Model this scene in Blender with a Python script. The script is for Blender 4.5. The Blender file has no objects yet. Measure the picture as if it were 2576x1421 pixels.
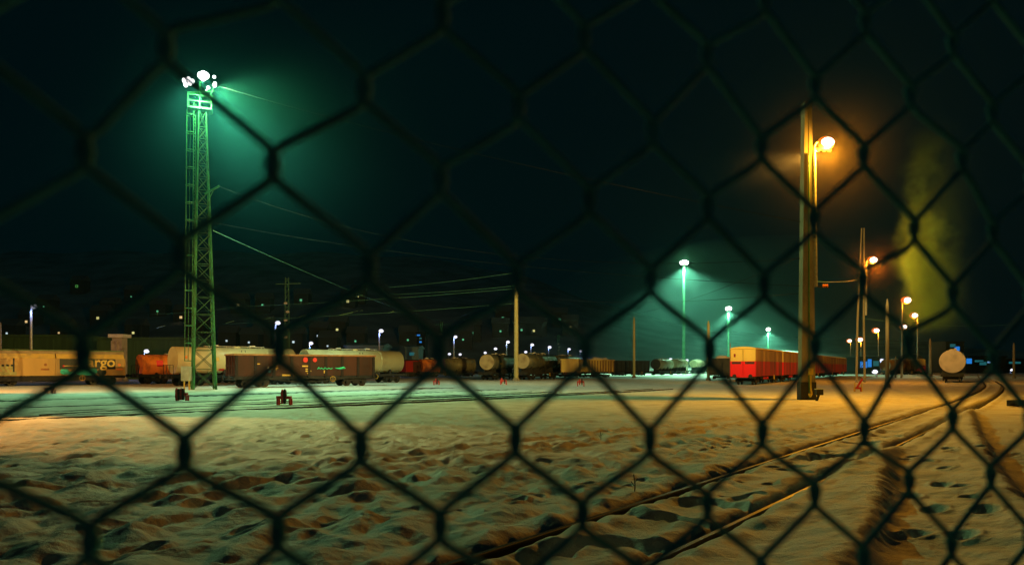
import bpy, math, random
import numpy as np
from mathutils import Vector, Matrix
random.seed(7)
R = math.radians
scene = bpy.context.scene
col = scene.collection

# ------------------------------------------------------------------ camera numbers
F = 1860.0; CX = 1288.0; HY = 924.0; H = 2.0          # focal length / centre / horizon in px of a 2576 wide picture
def at(x, y, d):            # point seen at x, y at depth d
    return Vector(((x - CX) / F * d, d, H - (y - HY) / F * d))
def gd(y): return F * H / (y - HY)
def g(x, y):                # ground point
    d = gd(y); return Vector(((x - CX) / F * d, d, 0.0))

# ------------------------------------------------------------------ materials
def mat(name, color, rough=.6, metal=0.0, noise=.25, scale=3.0, stretch=(1, 1, 1), bump=.0, dirt=None, dscale=1.2, dlo=.5, dhi=.7):
    m = bpy.data.materials.new(name); m.use_nodes = True
    nt = m.node_tree; b = nt.nodes['Principled BSDF']
    b.inputs['Roughness'].default_value = rough; b.inputs['Metallic'].default_value = metal
    tc = nt.nodes.new('ShaderNodeTexCoord'); mp = nt.nodes.new('ShaderNodeMapping')
    mp.inputs['Scale'].default_value = stretch
    nt.links.new(tc.outputs['Object'], mp.inputs['Vector'])
    n = nt.nodes.new('ShaderNodeTexNoise'); n.inputs['Scale'].default_value = scale; n.inputs['Detail'].default_value = 6
    nt.links.new(mp.outputs[0], n.inputs['Vector'])
    r = nt.nodes.new('ShaderNodeValToRGB')
    r.color_ramp.elements[0].position = .3; r.color_ramp.elements[1].position = .7
    r.color_ramp.elements[0].color = tuple(c * (1 - noise) for c in color) + (1,)
    r.color_ramp.elements[1].color = tuple(min(1, c * (1 + noise)) for c in color) + (1,)
    nt.links.new(n.outputs['Fac'], r.inputs['Fac'])
    out = r.outputs[0]
    if dirt:
        n2 = nt.nodes.new('ShaderNodeTexNoise'); n2.inputs['Scale'].default_value = dscale; n2.inputs['Detail'].default_value = 8
        nt.links.new(mp.outputs[0], n2.inputs['Vector'])
        r2 = nt.nodes.new('ShaderNodeValToRGB'); r2.color_ramp.elements[0].position = dlo; r2.color_ramp.elements[1].position = dhi
        nt.links.new(n2.outputs['Fac'], r2.inputs['Fac'])
        mx = nt.nodes.new('ShaderNodeMix'); mx.data_type = 'RGBA'
        nt.links.new(r2.outputs[0], mx.inputs[0]); nt.links.new(out, mx.inputs[6]); mx.inputs[7].default_value = tuple(dirt) + (1,)
        out = mx.outputs[2]
    nt.links.new(out, b.inputs['Base Color'])
    if bump:
        bp = nt.nodes.new('ShaderNodeBump'); bp.inputs['Strength'].default_value = bump; bp.inputs['Distance'].default_value = .05
        nt.links.new(n.outputs['Fac'], bp.inputs['Height']); nt.links.new(bp.outputs[0], b.inputs['Normal'])
    return m
def emit(name, color, strength):
    m = bpy.data.materials.new(name); m.use_nodes = True; nt = m.node_tree
    b = nt.nodes['Principled BSDF']; b.inputs['Base Color'].default_value = (.05, .05, .05, 1)
    b.inputs['Emission Color'].default_value = tuple(color) + (1,); b.inputs['Emission Strength'].default_value = strength
    m.cycles.emission_sampling = 'NONE'
    return m
STREAK = (.35, .35, .06)
M = dict(
    steel=mat('galvanised_steel', (.42, .44, .40), .5, .3, .3, 6),
    paintsteel=mat('pale_painted_steel', (.045, .23, .085), .5, .0, .25, 4, dirt=(.025, .09, .04)),
    bracesteel=mat('dark_green_bracing', (.016, .09, .035), .55, .0, .3, 4, dirt=(.008, .03, .015)),
    dark=mat('dark_steel', (.02, .022, .024), .6, .2, .4, 4),
    under=mat('sooty_running_gear', (.016, .016, .017), .75, .0, .5, 5),
    wheel=mat('worn_wheel_steel', (.03, .028, .027), .45, .6, .3, 5),
    concrete=mat('weathered_concrete', (.30, .27, .20), .85, 0, .25, 2.5, (1, 1, .25), .2, dirt=(.16, .14, .1)),
    palecon=mat('pale_concrete_pole', (.55, .52, .26), .8, 0, .15, 2, (1, 1, .2)),
    wood=mat('weathered_pole', (.30, .26, .18), .85, 0, .3, 4, (1, 1, .1), .2),
    cream=mat('dirty_cream_panel', (.60, .39, .12), .55, 0, .12, 2, STREAK, .0, dirt=(.30, .22, .10)),
    creamtop=mat('cream_shoulder_panel', (.70, .50, .13), .5, 0, .1, 2, dirt=(.45, .35, .16)),
    roof=mat('wagon_roof', (.42, .34, .22), .6, 0, .2, 1.5),
    panel=mat('dark_lettering_panel', (.012, .016, .016), .5, 0, .3, 2),
    letter=mat('yellow_lettering', (.75, .56, .12), .5, 0, .08, 3),
    turq=mat('turquoise_spray_paint', (.04, .75, .78), .6, 0, .4, 3, dirt=(.02, .10, .10), dlo=.55, dhi=.7),
    pale=mat('pale_spray_paint', (.42, .42, .16), .6, 0, .2, 3),
    orange=mat('orange_tank_paint', (.86, .27, .045), .42, 0, .15, 1.5, (1, 1, .5), dirt=(.3, .08, .03)),
    white=mat('white_tank_paint', (.62, .60, .36), .4, 0, .08, 1.2, (.5, .5, .5), dirt=(.40, .36, .22), dscale=.9),
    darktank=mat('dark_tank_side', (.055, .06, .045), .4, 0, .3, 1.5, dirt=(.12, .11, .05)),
    olive=mat('olive_tank_paint', (.26, .25, .14), .45, 0, .25, 1.2, dirt=(.12, .11, .06)),
    paleend=mat('pale_grey_tank_end', (.50, .40, .36), .35, 0, .12, 1.0, dirt=(.36, .28, .24)),
    darkwall=mat('dark_building_wall', (.02, .022, .024), .9, 0, .3, 2),  # even, very dark wall colour
    ribdark=mat('dark_wagon_rib', (.012, .005, .004), .75, 0, .3, 2),
    ribtan=mat('brown_wagon_rib', (.22, .13, .05), .7, 0, .3, 2),
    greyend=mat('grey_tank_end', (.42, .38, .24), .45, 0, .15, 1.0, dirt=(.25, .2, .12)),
    brown=mat('red_brown_wagon_paint', (.055, .011, .004), .7, 0, .35, 1.6, STREAK, dirt=(.028, .007, .003)),
    brownrim=mat('rusty_rim', (.36, .15, .05), .65, 0, .3, 3),
    blackwagon=mat('sooty_black_wagon', (.03, .028, .022), .7, 0, .4, 1.5),
    yellowwagon=mat('tan_yellow_wagon', (.76, .62, .20), .6, 0, .15, 1.5, STREAK, dirt=(.3, .2, .08)),
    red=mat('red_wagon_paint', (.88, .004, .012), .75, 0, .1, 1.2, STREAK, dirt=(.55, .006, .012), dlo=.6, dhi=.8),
    redside=mat('shaded_weathered_red', (.34, .004, .008), .6, 0, .4, 1.4, STREAK, dirt=(.07, .012, .012)),  # darker red copy, shade of the grazing side put into the colour
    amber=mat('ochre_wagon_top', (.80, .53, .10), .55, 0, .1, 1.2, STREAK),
    ambside=mat('shaded_ochre_side', (.25, .115, .02), .6, 0, .35, 1.6, STREAK, dirt=(.14, .06, .02)),  # ochre darkened to carry the side's shade
    slot=mat('dark_vent', (.06, .03, .03), .8),
    reddot=mat('bright_red_dot', (.85, .01, .02), .5, 0, .1),
    orangemark=mat('orange_marking', (.8, .25, .04), .5, 0, .1),
    yellowmark=mat('yellow_marking', (.8, .5, .08), .5, 0, .2, 8),
    whitemark=mat('white_marking', (.8, .75, .6), .5, 0, .1),
    bluemark=mat('blue_marking', (.03, .32, .6), .5, 0, .1),
    greenmark=mat('green_chalk', (.03, .62, .30), .6, 0, .1),
    rackred=mat('red_rack_paint', (.5, .03, .02), .55, 0, .3, 6),
    shoe=mat('dark_iron_brake_shoe', (.045, .015, .013), .6, .2, .3),
    rail=mat('rusty_rail', (.014, .010, .008), .6, .1, .4, 6),
    railhead=mat('polished_rail_head', (.03, .025, .022), .40, .0, .2, 8),
    wire=mat('dark_coated_wire', (.10, .52, .58), .9, 0, .2, 40),
    cable=mat('overhead_cable', (.14, .5, .42), .4, .2, .2, 5),
    darkcable=mat('dark_overhead_cable', (.004, .004, .004), .95),
    box=mat('grey_cabinet', (.52, .56, .48), .5, 0, .1, 3, dirt=(.35, .38, .3)),
    glint=mat('pale_green_glint', (.35, .8, .4), .4),
    housing=mat('lamp_housing', (.12, .12, .11), .5, .3, .2),
    hedge=mat('dark_green_cladding', (.06, .13, .05), .8, 0, .3, 1.2, (1, 1, .1)),
    tealroof=mat('pale_blue_roofing', (.22, .34, .36), .6, 0, .15, 2),
    housewall=mat('house_wall', (.17, .18, .17), .9, 0, .2, 2),
    houseroof=mat('house_roof', (.35, .37, .36), .9, 0, .2, 2),
    hut=mat('pale_hut_panel', (.5, .42, .32), .7, 0, .15, 2, dirt=(.3, .22, .15)),
    hill=mat('snowy_hillside', (.62, .64, .62), .95, 0, .4, .05),
    stone=mat('dark_iron_box', (.03, .03, .028), .6, .2, .3),
    yellowpost=mat('yellow_stand', (.6, .45, .05), .6, 0, .2, 5),
    weed=mat('dry_stalk', (.06, .05, .025), .9),
    L_green=emit('lit_floodlight_glass', (1.0, .93, .97), 9),
    L_sodium=emit('lit_sodium_glass', (1.0, .90, .80), 9),
    L_amber=emit('amber_glow_shell', (1.0, .16, .012), .9),  # orange emission that paints a halo round the sodium lamps
    L_blue=emit('lit_blue_white_glass', (.86, .86, 1.0), 1.4),
    L_winy=emit('lit_yellow_window', (.80, .75, .26), 1.0),
    L_wing=emit('lit_green_window', (.16, .75, .35), .8),
    L_wino=emit('lit_orange_window', (.9, .6, .25), 1.0),
    L_winw=emit('lit_white_window', (.7, .9, .95), 1.0),
    L_wind=emit('dim_green_window', (.10, .42, .08), .5),
    L_winb=emit('lit_blue_window', (.02, .26, .85), .75),
    L_winbp=emit('lit_pale_blue_window', (.25, .5, .95), 1.1),
    L_wint=emit('dim_teal_window', (.02, .2, .22), .45),
)
# snow
def snow_mat():
    m = bpy.data.materials.new('trodden_snow'); m.use_nodes = True; nt = m.node_tree; b = nt.nodes['Principled BSDF']
    b.inputs['Roughness'].default_value = .62
    b.inputs['Specular IOR Level'].default_value = .25
    tc = nt.nodes.new('ShaderNodeTexCoord')
    n = nt.nodes.new('ShaderNodeTexNoise'); n.inputs['Scale'].default_value = .7; n.inputs['Detail'].default_value = 8; n.inputs['Roughness'].default_value = .62
    nt.links.new(tc.outputs['Object'], n.inputs['Vector'])
    r = nt.nodes.new('ShaderNodeValToRGB')
    r.color_ramp.elements[0].position = .34; r.color_ramp.elements[0].color = (.58, .55, .45, 1)
    r.color_ramp.elements[1].position = .56; r.color_ramp.elements[1].color = (.80, .79, .72, 1)
    nt.links.new(n.outputs['Fac'], r.inputs['Fac'])
    # grit and dirt flecks along the tracks
    n3 = nt.nodes.new('ShaderNodeTexNoise'); n3.inputs['Scale'].default_value = 2.2; n3.inputs['Detail'].default_value = 10; n3.inputs['Roughness'].default_value = .7
    mp = nt.nodes.new('ShaderNodeMapping'); mp.inputs['Rotation'].default_value = (0, 0, R(-48)); mp.inputs['Scale'].default_value = (.25, 1.3, 1)
    nt.links.new(tc.outputs['Object'], mp.inputs['Vector']); nt.links.new(mp.outputs[0], n3.inputs['Vector'])
    r3 = nt.nodes.new('ShaderNodeValToRGB'); r3.color_ramp.elements[0].position = .60; r3.color_ramp.elements[1].position = .74
    nt.links.new(n3.outputs['Fac'], r3.inputs['Fac'])
    mx = nt.nodes.new('ShaderNodeMix'); mx.data_type = 'RGBA'
    nt.links.new(r3.outputs[0], mx.inputs[0]); nt.links.new(r.outputs[0], mx.inputs[6]); mx.inputs[7].default_value = (.33, .26, .20, 1)
    nt.links.new(mx.outputs[2], b.inputs['Base Color'])
    n2 = nt.nodes.new('ShaderNodeTexNoise'); n2.inputs['Scale'].default_value = 9; n2.inputs['Detail'].default_value = 8; n2.inputs['Roughness'].default_value = .65
    nt.links.new(tc.outputs['Object'], n2.inputs['Vector'])
    bp = nt.nodes.new('ShaderNodeBump'); bp.inputs['Strength'].default_value = .8; bp.inputs['Distance'].default_value = .05
    nt.links.new(n2.outputs['Fac'], bp.inputs['Height']); nt.links.new(bp.outputs[0], b.inputs['Normal'])
    return m
M['snow'] = snow_mat()
M['snowcap'] = mat('snow_load', (.74, .74, .70), .7, 0, .08, 3, (1, 1, 1), .3)

# ------------------------------------------------------------------ mesh collector
class MB:
    def __init__(s): s.v = []; s.f = []
    def add(s, vs, fs):
        o = len(s.v); s.v += [tuple(v) for v in vs]; s.f += [tuple(i + o for i in f) for f in fs]
    def box(s, c, size, rz=0.0):
        x, y, z = (q / 2 for q in size); ca, sa = math.cos(rz), math.sin(rz)
        vs = []
        for dz in (-z, z):
            for dx, dy in ((-x, -y), (x, -y), (x, y), (-x, y)):
                vs.append((c[0] + dx * ca - dy * sa, c[1] + dx * sa + dy * ca, c[2] + dz))
        s.add(vs, [(3, 2, 1, 0), (4, 5, 6, 7), (0, 1, 5, 4), (1, 2, 6, 5), (2, 3, 7, 6), (3, 0, 4, 7)]); return s
    def tube(s, p0, p1, r0, r1=None, n=8, caps=True):
        return s.path([p0, p1], [r0, r0 if r1 is None else r1], n, caps)
    def path(s, pts, r, n=8, caps=True):
        pts = [Vector(p) for p in pts]; rs = r if isinstance(r, (list, tuple)) else [r] * len(pts)
        vs = []; fs = []; k = len(pts); ref = None
        for i, p in enumerate(pts):
            t = (pts[min(i + 1, k - 1)] - pts[max(i - 1, 0)]).normalized()
            if ref is None: ref = Vector((0, 0, 1)) if abs(t.z) < .9 else Vector((1, 0, 0))
            u = t.cross(ref).normalized(); w = u.cross(t)
            ref = w
            for j in range(n):
                a = 2 * math.pi * (j + .5) / n
                vs.append(p + (u * math.cos(a) + w * math.sin(a)) * rs[i])
        for i in range(k - 1):
            for j in range(n):
                a = i * n + j; b = i * n + (j + 1) % n; fs.append((a, b, b + n, a + n))
        if caps: fs.append(tuple(range(n - 1, -1, -1))); fs.append(tuple((k - 1) * n + j for j in range(n)))
        s.add(vs, fs); return s
    def bar(s, p0, p1, w): return s.path([p0, p1], w * .7071, 4)
    def prism_x(s, prof, x0, x1):       # closed (y,z) outline, counter-clockwise, swept along x
        n = len(prof); vs = [(x0, y, z) for y, z in prof] + [(x1, y, z) for y, z in prof]
        fs = [tuple(range(n - 1, -1, -1)), tuple(range(n, 2 * n))] + [(i, (i + 1) % n, (i + 1) % n + n, i + n) for i in range(n)]
        s.add(vs, fs); return s
    def lathe_x(s, prof, cy, cz, n=32):  # (x, r) outline turned about the x axis
        vs = []; fs = []
        for x, r in prof:
            for j in range(n):
                a = 2 * math.pi * j / n; vs.append((x, cy + r * math.cos(a), cz + r * math.sin(a)))
        k = len(prof)
        for i in range(k - 1):
            for j in range(n):
                a = i * n + j; b = i * n + (j + 1) % n; fs.append((a, a + n, b + n, b))
        fs.append(tuple(range(n))); fs.append(tuple((k - 1) * n + j for j in range(n - 1, -1, -1)))
        s.add(vs, fs); return s
    def ball(s, c, r, sx=1, sy=1, sz=1, n=12, m=8):
        vs = []; fs = []
        for i in range(m + 1):
            th = math.pi * i / m
            for j in range(n):
                a = 2 * math.pi * j / n
                vs.append((c[0] + r * sx * math.sin(th) * math.cos(a), c[1] + r * sy * math.sin(th) * math.sin(a), c[2] + r * sz * math.cos(th)))
        for i in range(m):
            for j in range(n):
                a = i * n + j; b = i * n + (j + 1) % n; fs.append((a, a + n, b + n, b))
        s.add(vs, fs); return s
    def mesh(s, name, m, smooth=False):
        me = bpy.data.meshes.new(name); me.from_pydata([tuple(v) for v in s.v], [], s.f)
        if m: me.materials.append(m)
        if smooth:
            me.polygons.foreach_set('use_smooth', [len(p.vertices) == 4 for p in me.polygons])
        me.update(); return me
    def build(s, name, m, parent=None, loc=(0, 0, 0), rz=0, smooth=False):
        return link(name, s.mesh(name, m, smooth), parent, loc, rz)
def link(name, data, parent=None, loc=(0, 0, 0), rz=0):
    o = bpy.data.objects.new(name, data); col.objects.link(o); o.parent = parent
    o.location = loc; o.rotation_euler = (0, 0, rz); return o
def tag(o, label, cat, group=None, kind=None):
    if label: o['label'] = label
    if cat: o['category'] = cat
    if group: o['group'] = group
    if kind: o['kind'] = kind
    return o
def thing(name, label, cat, loc=(0, 0, 0), rz=0, group=None):
    return tag(link(name, None, None, loc, rz), label, cat, group)
def struct(o): o['kind'] = 'structure'; return o
LS = .075
def lamp(kind, name, parent, loc, color, power, size=R(120), blend=.4, aim=None, radius=.25):
    l = bpy.data.lights.new(name, kind); l.energy = power * LS; l.color = color; l.shadow_soft_size = radius
    if kind == 'SPOT': l.spot_size = size; l.spot_blend = blend
    o = bpy.data.objects.new(name, l); col.objects.link(o); o.parent = parent; o.location = loc
    if aim is not None: o.rotation_euler = Vector(aim).to_track_quat('-Z', 'Y').to_euler()
    return o

# ------------------------------------------------------------------ world, render
w = bpy.data.worlds.new('World'); scene.world = w; w.use_nodes = True
w.node_tree.nodes['Background'].inputs[0].default_value = (.0002, .0034, .0044, 1); w.node_tree.nodes['Background'].inputs[1].default_value = 1
vs_ = scene.view_settings; vs_.view_transform = 'Standard'; vs_.look = 'None'; vs_.exposure = 0; vs_.gamma = 1; vs_.use_curve_mapping = False
scene.render.engine = 'CYCLES'; cy = scene.cycles
cy.max_bounces = 4; cy.diffuse_bounces = 2; cy.glossy_bounces = 2; cy.transmission_bounces = 2; cy.volume_bounces = 0; cy.transparent_max_bounces = 8
cy.caustics_reflective = False; cy.caustics_refractive = False; cy.sample_clamp_indirect = 2; cy.use_denoising = True
cy.use_light_tree = True; cy.volume_step_rate = 1.0; cy.volume_max_steps = 128; cy.blur_glossy = 1.0
cam = bpy.data.cameras.new('camera'); co = bpy.data.objects.new('camera', cam); col.objects.link(co); scene.camera = co
co.location = (0, 0, H); co.rotation_euler = (R(90), 0, 0)
cam.sensor_width = 36; cam.lens = 36 * F / 2576; cam.shift_y = (HY - 710.5) / 2576
cam.clip_start = .05; cam.clip_end = 3000
cam.dof.use_dof = True; cam.dof.focus_distance = 75; cam.dof.aperture_fstop = 5.4

# ------------------------------------------------------------------ noise
_rng = np.random.RandomState(11)
_P = np.concatenate([_rng.permutation(256)] * 3)
_GA = _rng.rand(256) * 2 * np.pi
def perlin(x, y):
    xi = np.floor(x).astype(int); yi = np.floor(y).astype(int); xf = x - xi; yf = y - yi
    u = xf ** 3 * (xf * (xf * 6 - 15) + 10); v = yf ** 3 * (yf * (yf * 6 - 15) + 10)
    def gr(ix, iy, fx, fy):
        a = _GA[_P[_P[ix & 255] + (iy & 255)]]; return np.cos(a) * fx + np.sin(a) * fy
    n00 = gr(xi, yi, xf, yf); n10 = gr(xi + 1, yi, xf - 1, yf); n01 = gr(xi, yi + 1, xf, yf - 1); n11 = gr(xi + 1, yi + 1, xf - 1, yf - 1)
    return (n00 * (1 - u) + n10 * u) * (1 - v) + (n01 * (1 - u) + n11 * u) * v

# ------------------------------------------------------------------ lines on the ground, X as a function of depth
class Line:
    def __init__(s, px=None, pts=None):
        if px: pts = [(g(x, y).x, g(x, y).y) for x, y in px]
        pts = sorted(pts, key=lambda p: p[1]); s.d = np.array([p[1] for p in pts]); s.x = np.array([p[0] for p in pts])
    def X(s, d):
        d = np.asarray(d, float); x = np.interp(d, s.d, s.x)
        s0 = (s.x[1] - s.x[0]) / (s.d[1] - s.d[0]); s1 = (s.x[-1] - s.x[-2]) / (s.d[-1] - s.d[-2])
        x = np.where(d < s.d[0], s.x[0] + (d - s.d[0]) * s0, x); return np.where(d > s.d[-1], s.x[-1] + (d - s.d[-1]) * s1, x)
    def off(s, x, d):
        sl = (s.X(d + .5) - s.X(d - .5)); return (x - s.X(d)) / np.sqrt(1 + sl * sl)
def smooth_line(l, n=60):
    c = np.polyfit(l.d, l.x, min(3, len(l.d) - 1)); d = np.linspace(l.d[0], l.d[-1], n); l.d = d; l.x = np.polyval(c, d); return l

rail_b = smooth_line(Line(px=[(1600, 1450), (1659, 1420), (1818, 1339), (1931, 1287), (2043, 1226), (2212, 1142), (2390, 1058), (2470, 1020), (2506, 1000), (2519, 980), (2518, 966)]))
def near_track_offset(s):                  # the other rail and the centre, parallel to rail_b
    d = np.linspace(3.5, rail_b.d[-1], 90); x = rail_b.X(d); sl = rail_b.X(d + .5) - rail_b.X(d - .5); k = np.sqrt(1 + sl * sl)
    return Line(pts=list(zip(x - s / k, d + s * sl / k)))
rail_a = near_track_offset(1.60); near_mid = near_track_offset(.8)
l3 = smooth_line(Line(px=[(-60, 1063), (0, 1060), (399, 1040), (747, 1026), (1096, 1011), (1284, 1001), (1416, 994), (1694, 979)]))
l2 = smooth_line(Line(px=[(100, 1044), (547, 1020), (757, 1013), (940, 1004), (1200, 995), (1390, 985)]))
l1 = smooth_line(Line(px=[(-100, 1011), (0, 1009), (215, 1003), (475, 997), (632, 991), (927, 982), (1160, 975)]))
l4 = smooth_line(Line(px=[(-60, 1028), (300, 1018), (760, 1000), (1000, 991), (1300, 979)]))
rut1 = Line(px=[(-200, 1262), (0, 1247), (299, 1227), (648, 1192), (897, 1165), (1284, 1118), (1369, 1107), (1622, 1080), (1837, 1054), (1990, 1033)])
rut2 = Line(px=[(-200, 1315), (0, 1297), (349, 1267), (648, 1227), (947, 1193), (1284, 1143), (1369, 1130), (1622, 1102), (1884, 1064), (2040, 1040)])
rut3 = Line(px=[(1250, 1190), (1500, 1150), (1790, 1115), (2010, 1085), (2250, 1040), (2420, 1000)])
step1 = Line(px=[(2150, 1500), (2196, 1420), (2217, 1367), (2235, 1250), (2240, 1170), (2285, 1090), (2350, 1040)])
step2 = Line(px=[(2700, 1420), (2576, 1290), (2530, 1222), (2493, 1161), (2458, 1086), (2446, 1039), (2470, 1000)])

def fade(d, a, b): return np.clip((b - d) / (b - a), 0, 1)
def ridged(x, y): return 1 - np.abs(perlin(x, y)) * 2
def height(x, d):
    x = np.asarray(x, float); d = np.asarray(d, float)
    h = .05 * perlin(x * .12 + 3, d * .12) * np.clip(d / 10, 0, 1)
    wx = x + .25 * perlin(x * .9 + 7, d * .9 + 2); wd = d + .25 * perlin(x * .9 + 31, d * .9 + 12)
    p2 = perlin(wx * 1.25 + 9, wd * .95 + 4); lump = .09 * perlin(wx * .8, wd * .6) + .30 * np.sqrt(p2 * p2 + .006) + .075 * perlin(wx * 2.2 + 1, wd * 1.8 + 8) + .035 * perlin(wx * 4.6 + 3, wd * 3.9) + .010 * perlin(x * 9, d * 8)
    right = 1 / (1 + np.exp(-(near_mid.off(x, d)) * 1.4))          # calmer snow right of the track
    inner = np.exp(-(near_mid.off(x, d) / 1.3) ** 4)
    h = h + lump * (1 - .62 * right) * (1 - .35 * inner) * fade(d, 9, 40)
    h = h + (.03 * perlin(wx * .5 + 5, wd * .4) + .018 * perlin(x * 1.3 + 2, d * .9)) * fade(d, 30, 95)
    # ruts
    for r, dep in ((rut1, .11), (rut2, .12), (rut3, .06)):
        s = r.off(x, d) + .05 * perlin(x * .8, d * .8)
        tread = .6 + .7 * perlin(x * 3.1 + 4, d * 3.1)
        h = h - dep * tread * np.exp(-(s / .14) ** 2) * fade(d, 25, 70) + dep * .5 * np.exp(-((np.abs(s) - .34) / .13) ** 2) * fade(d, 20, 60)
    # grooves along the near rails
    for r in (rail_a, rail_b):
        s = r.off(x, d); e = .03 * perlin(x * 1.6 + 5, d * 1.6) + .02 * perlin(x * 4, d * 4)
        gro = 1 / (1 + np.exp((np.abs(s + .02) - .115 - e) * 44))
        h = h * (1 - .85 * gro) - .17 * gro + .045 * np.exp(-((np.abs(s) - .38) / .16) ** 2) * (1 + perlin(x * 2, d * 2))
    # hollows broken open between the near rails
    hol = np.clip(perlin(x * 1.05 + 2.3, d * 1.05 + 8.1) + .35 * perlin(x * 3 + 1, d * 3) - .12, 0, 1)
    h = h - .42 * np.clip(hol * 2.2, 0, 1) * np.exp(-(near_mid.off(x, d) / .55) ** 4) * fade(d, 15, 24)
    # shovelled edges: high on the left, dropping on the right
    for st, hh, wdt, fa, fb in ((step1, .34, .9, 13, 20), (step2, .36, 1.1, 26, 48)):
        s = st.off(x, d) + .10 * perlin(x * 1.3, d * 1.3) + .06 * perlin(x * 4 + 8, d * 4)
        h = h + hh * np.exp(-np.clip(-s, 0, 9) / wdt) / (1 + np.exp(s * 14)) * fade(d, fa, fb)
    for r in (l1, l2, l3, l4):
        s = r.off(x, d)
        h = h - .05 * np.exp(-(s / .16) ** 2) * fade(d, 40, 90) + .09 * np.exp(-((s + .75) / .4) ** 2) * (.6 + perlin(x * .7, d * .7)) * fade(d, 50, 100)
    return h
def gz(x, d): return float(height(np.array([x]), np.array([d]))[0])

# ------------------------------------------------------------------ snow ground
ys = [1900, 1800, 1720, 1650, 1600, 1560]; y = 1530.0
while y > 935: ys.append(y); y -= .72
dd = np.array([F * H / (v - HY) for v in ys] + [360, 400, 450, 520, 600, 690]); dd[0] = -3.5; dd[1] = .0; dd[2] = 2.0; dd[3] = 3.4; dd[4] = 4.6; dd[5] = 5.4
dd = np.sort(np.concatenate([dd]))
ss = np.linspace(-.86, .86, 1500)
DD, SS = np.meshgrid(dd, ss, indexing='ij'); XX = SS * (DD + 6.5)
ZZ = height(XX, DD)
# footprints stamped into the near snow
rf = np.random.RandomState(5)
def stamp(fx, fd, ang, dep, a=.16, b=.075):
    i0, i1 = np.searchsorted(dd, [fd - .4, fd + .4])
    if i1 <= i0: return
    xs_, ds_ = XX[i0:i1], DD[i0:i1]
    u = (xs_ - fx) * math.cos(ang) + (ds_ - fd) * math.sin(ang); v = -(xs_ - fx) * math.sin(ang) + (ds_ - fd) * math.cos(ang)
    q = (u / a) ** 2 + (v / b) ** 2
    ZZ[i0:i1] += -dep * np.exp(-q ** 2) + dep * .35 * np.exp(-((np.sqrt(q) - 1.5) / .4) ** 2)
for k in range(9):                     # trails of walking feet
    x0, d0 = rf.uniform(-14, 8), rf.uniform(7, 20); a = rf.uniform(.2, 1.1)
    for i in range(26):
        a += rf.uniform(-.08, .08); x0 += math.cos(a) * .55; d0 += math.sin(a) * .55; sgn = 1 if i % 2 else -1
        stamp(x0 - math.sin(a) * .13 * sgn, d0 + math.cos(a) * .13 * sgn, a, rf.uniform(.03, .06))
for k in range(70): stamp(rf.uniform(-16, 5), rf.uniform(6.5, 24), rf.uniform(0, 3.1), rf.uniform(.02, .06), rf.uniform(.12, .3), rf.uniform(.08, .16))
for px, py in ((2330, 1180), (2380, 1200), (2420, 1260), (2445, 1290), (2370, 1245), (2385, 1150), (2350, 1310), (2480, 1330), (2310, 1370), (2420, 1390), (2290, 1270)):
    p = g(px, py); stamp(p.x, p.y, 1.0, .07, .2, .12)
nr, nc = XX.shape
me = bpy.data.meshes.new('ground')
me.vertices.add(nr * nc); me.vertices.foreach_set('co', np.stack([XX, DD, ZZ], -1).astype(np.float32).ravel())
idx = np.arange(nr * nc).reshape(nr, nc)
q = np.stack([idx[:-1, :-1], idx[:-1, 1:], idx[1:, 1:], idx[1:, :-1]], -1).reshape(-1, 4)
me.loops.add(q.size); me.loops.foreach_set('vertex_index', q.ravel().astype(np.int32))
me.polygons.add(len(q)); me.polygons.foreach_set('loop_start', np.arange(0, q.size, 4, dtype=np.int32)); me.polygons.foreach_set('use_smooth', np.ones(len(q), bool))
me.update(calc_edges=True); me.materials.append(M['snow'])
struct(link('ground', me))['label'] = 'trodden snow covering the railway yard'

# ------------------------------------------------------------------ hill behind the town
def hillz(x, d):
    k = 1 / (1 + math.exp((x - 60) / 55)); return max(0.0, .33 * (d - 330)) * (.25 + .75 * k) - .5
hb = MB(); hx = np.linspace(-430, 330, 60); hd = np.linspace(325, 640, 30)
vs = [(x, d, hillz(x, d) + 1.5 * math.sin(x * .07 + d * .05)) for d in hd for x in hx]
fs = [(j * 60 + i, j * 60 + i + 1, j * 60 + i + 61, j * 60 + i + 60) for j in range(29) for i in range(59)]
hb.add(vs, fs); hh = hb.build('hill', M['hill'], smooth=True); struct(hh)['label'] = 'dark snowy hillside behind the railway yard'

# ------------------------------------------------------------------ railway tracks
def rail_parts(parent, line, d0, d1, n, top, foot):
    ds = np.linspace(d0, d1, n); pts = [Vector((float(line.X(d)), float(d), 0)) for d in ds]
    web, head = MB(), MB()
    for mb, prof in ((web, [(-.07, foot), (.07, foot), (.07, foot + .015), (.012, foot + .03), (.012, top - .035), (-.012, top - .035), (-.012, foot + .03), (-.07, foot + .015)]),
                     (head, [(-.034, top - .036), (.034, top - .036), (.036, top - .008), (.028, top), (-.028, top), (-.036, top - .008)])):
        vs = []; m = len(prof)
        for i, p in enumerate(pts):
            t = (pts[min(i + 1, n - 1)] - pts[max(i - 1, 0)]).normalized(); nn = Vector((t.y, -t.x, 0))
            vs += [p + nn * a + Vector((0, 0, b)) for a, b in prof]
        fs = [(i * m + j, i * m + (j + 1) % m, (i + 1) * m + (j + 1) % m, (i + 1) * m + j) for i in range(n - 1) for j in range(m)]
        mb.add(vs, fs)
    r = web.build('rail', M['rail'], parent); head.build('rail_head', M['railhead'], r)
def track(label, line, other, d0, d1, n, top, foot):
    t = thing('railway_track', label, 'railway track', (0, 0, 0), 0, 'railway tracks in the snow')
    rail_parts(t, line, d0, d1, n, top, foot); rail_parts(t, other, d0, d1, n, top, foot); return t
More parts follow.
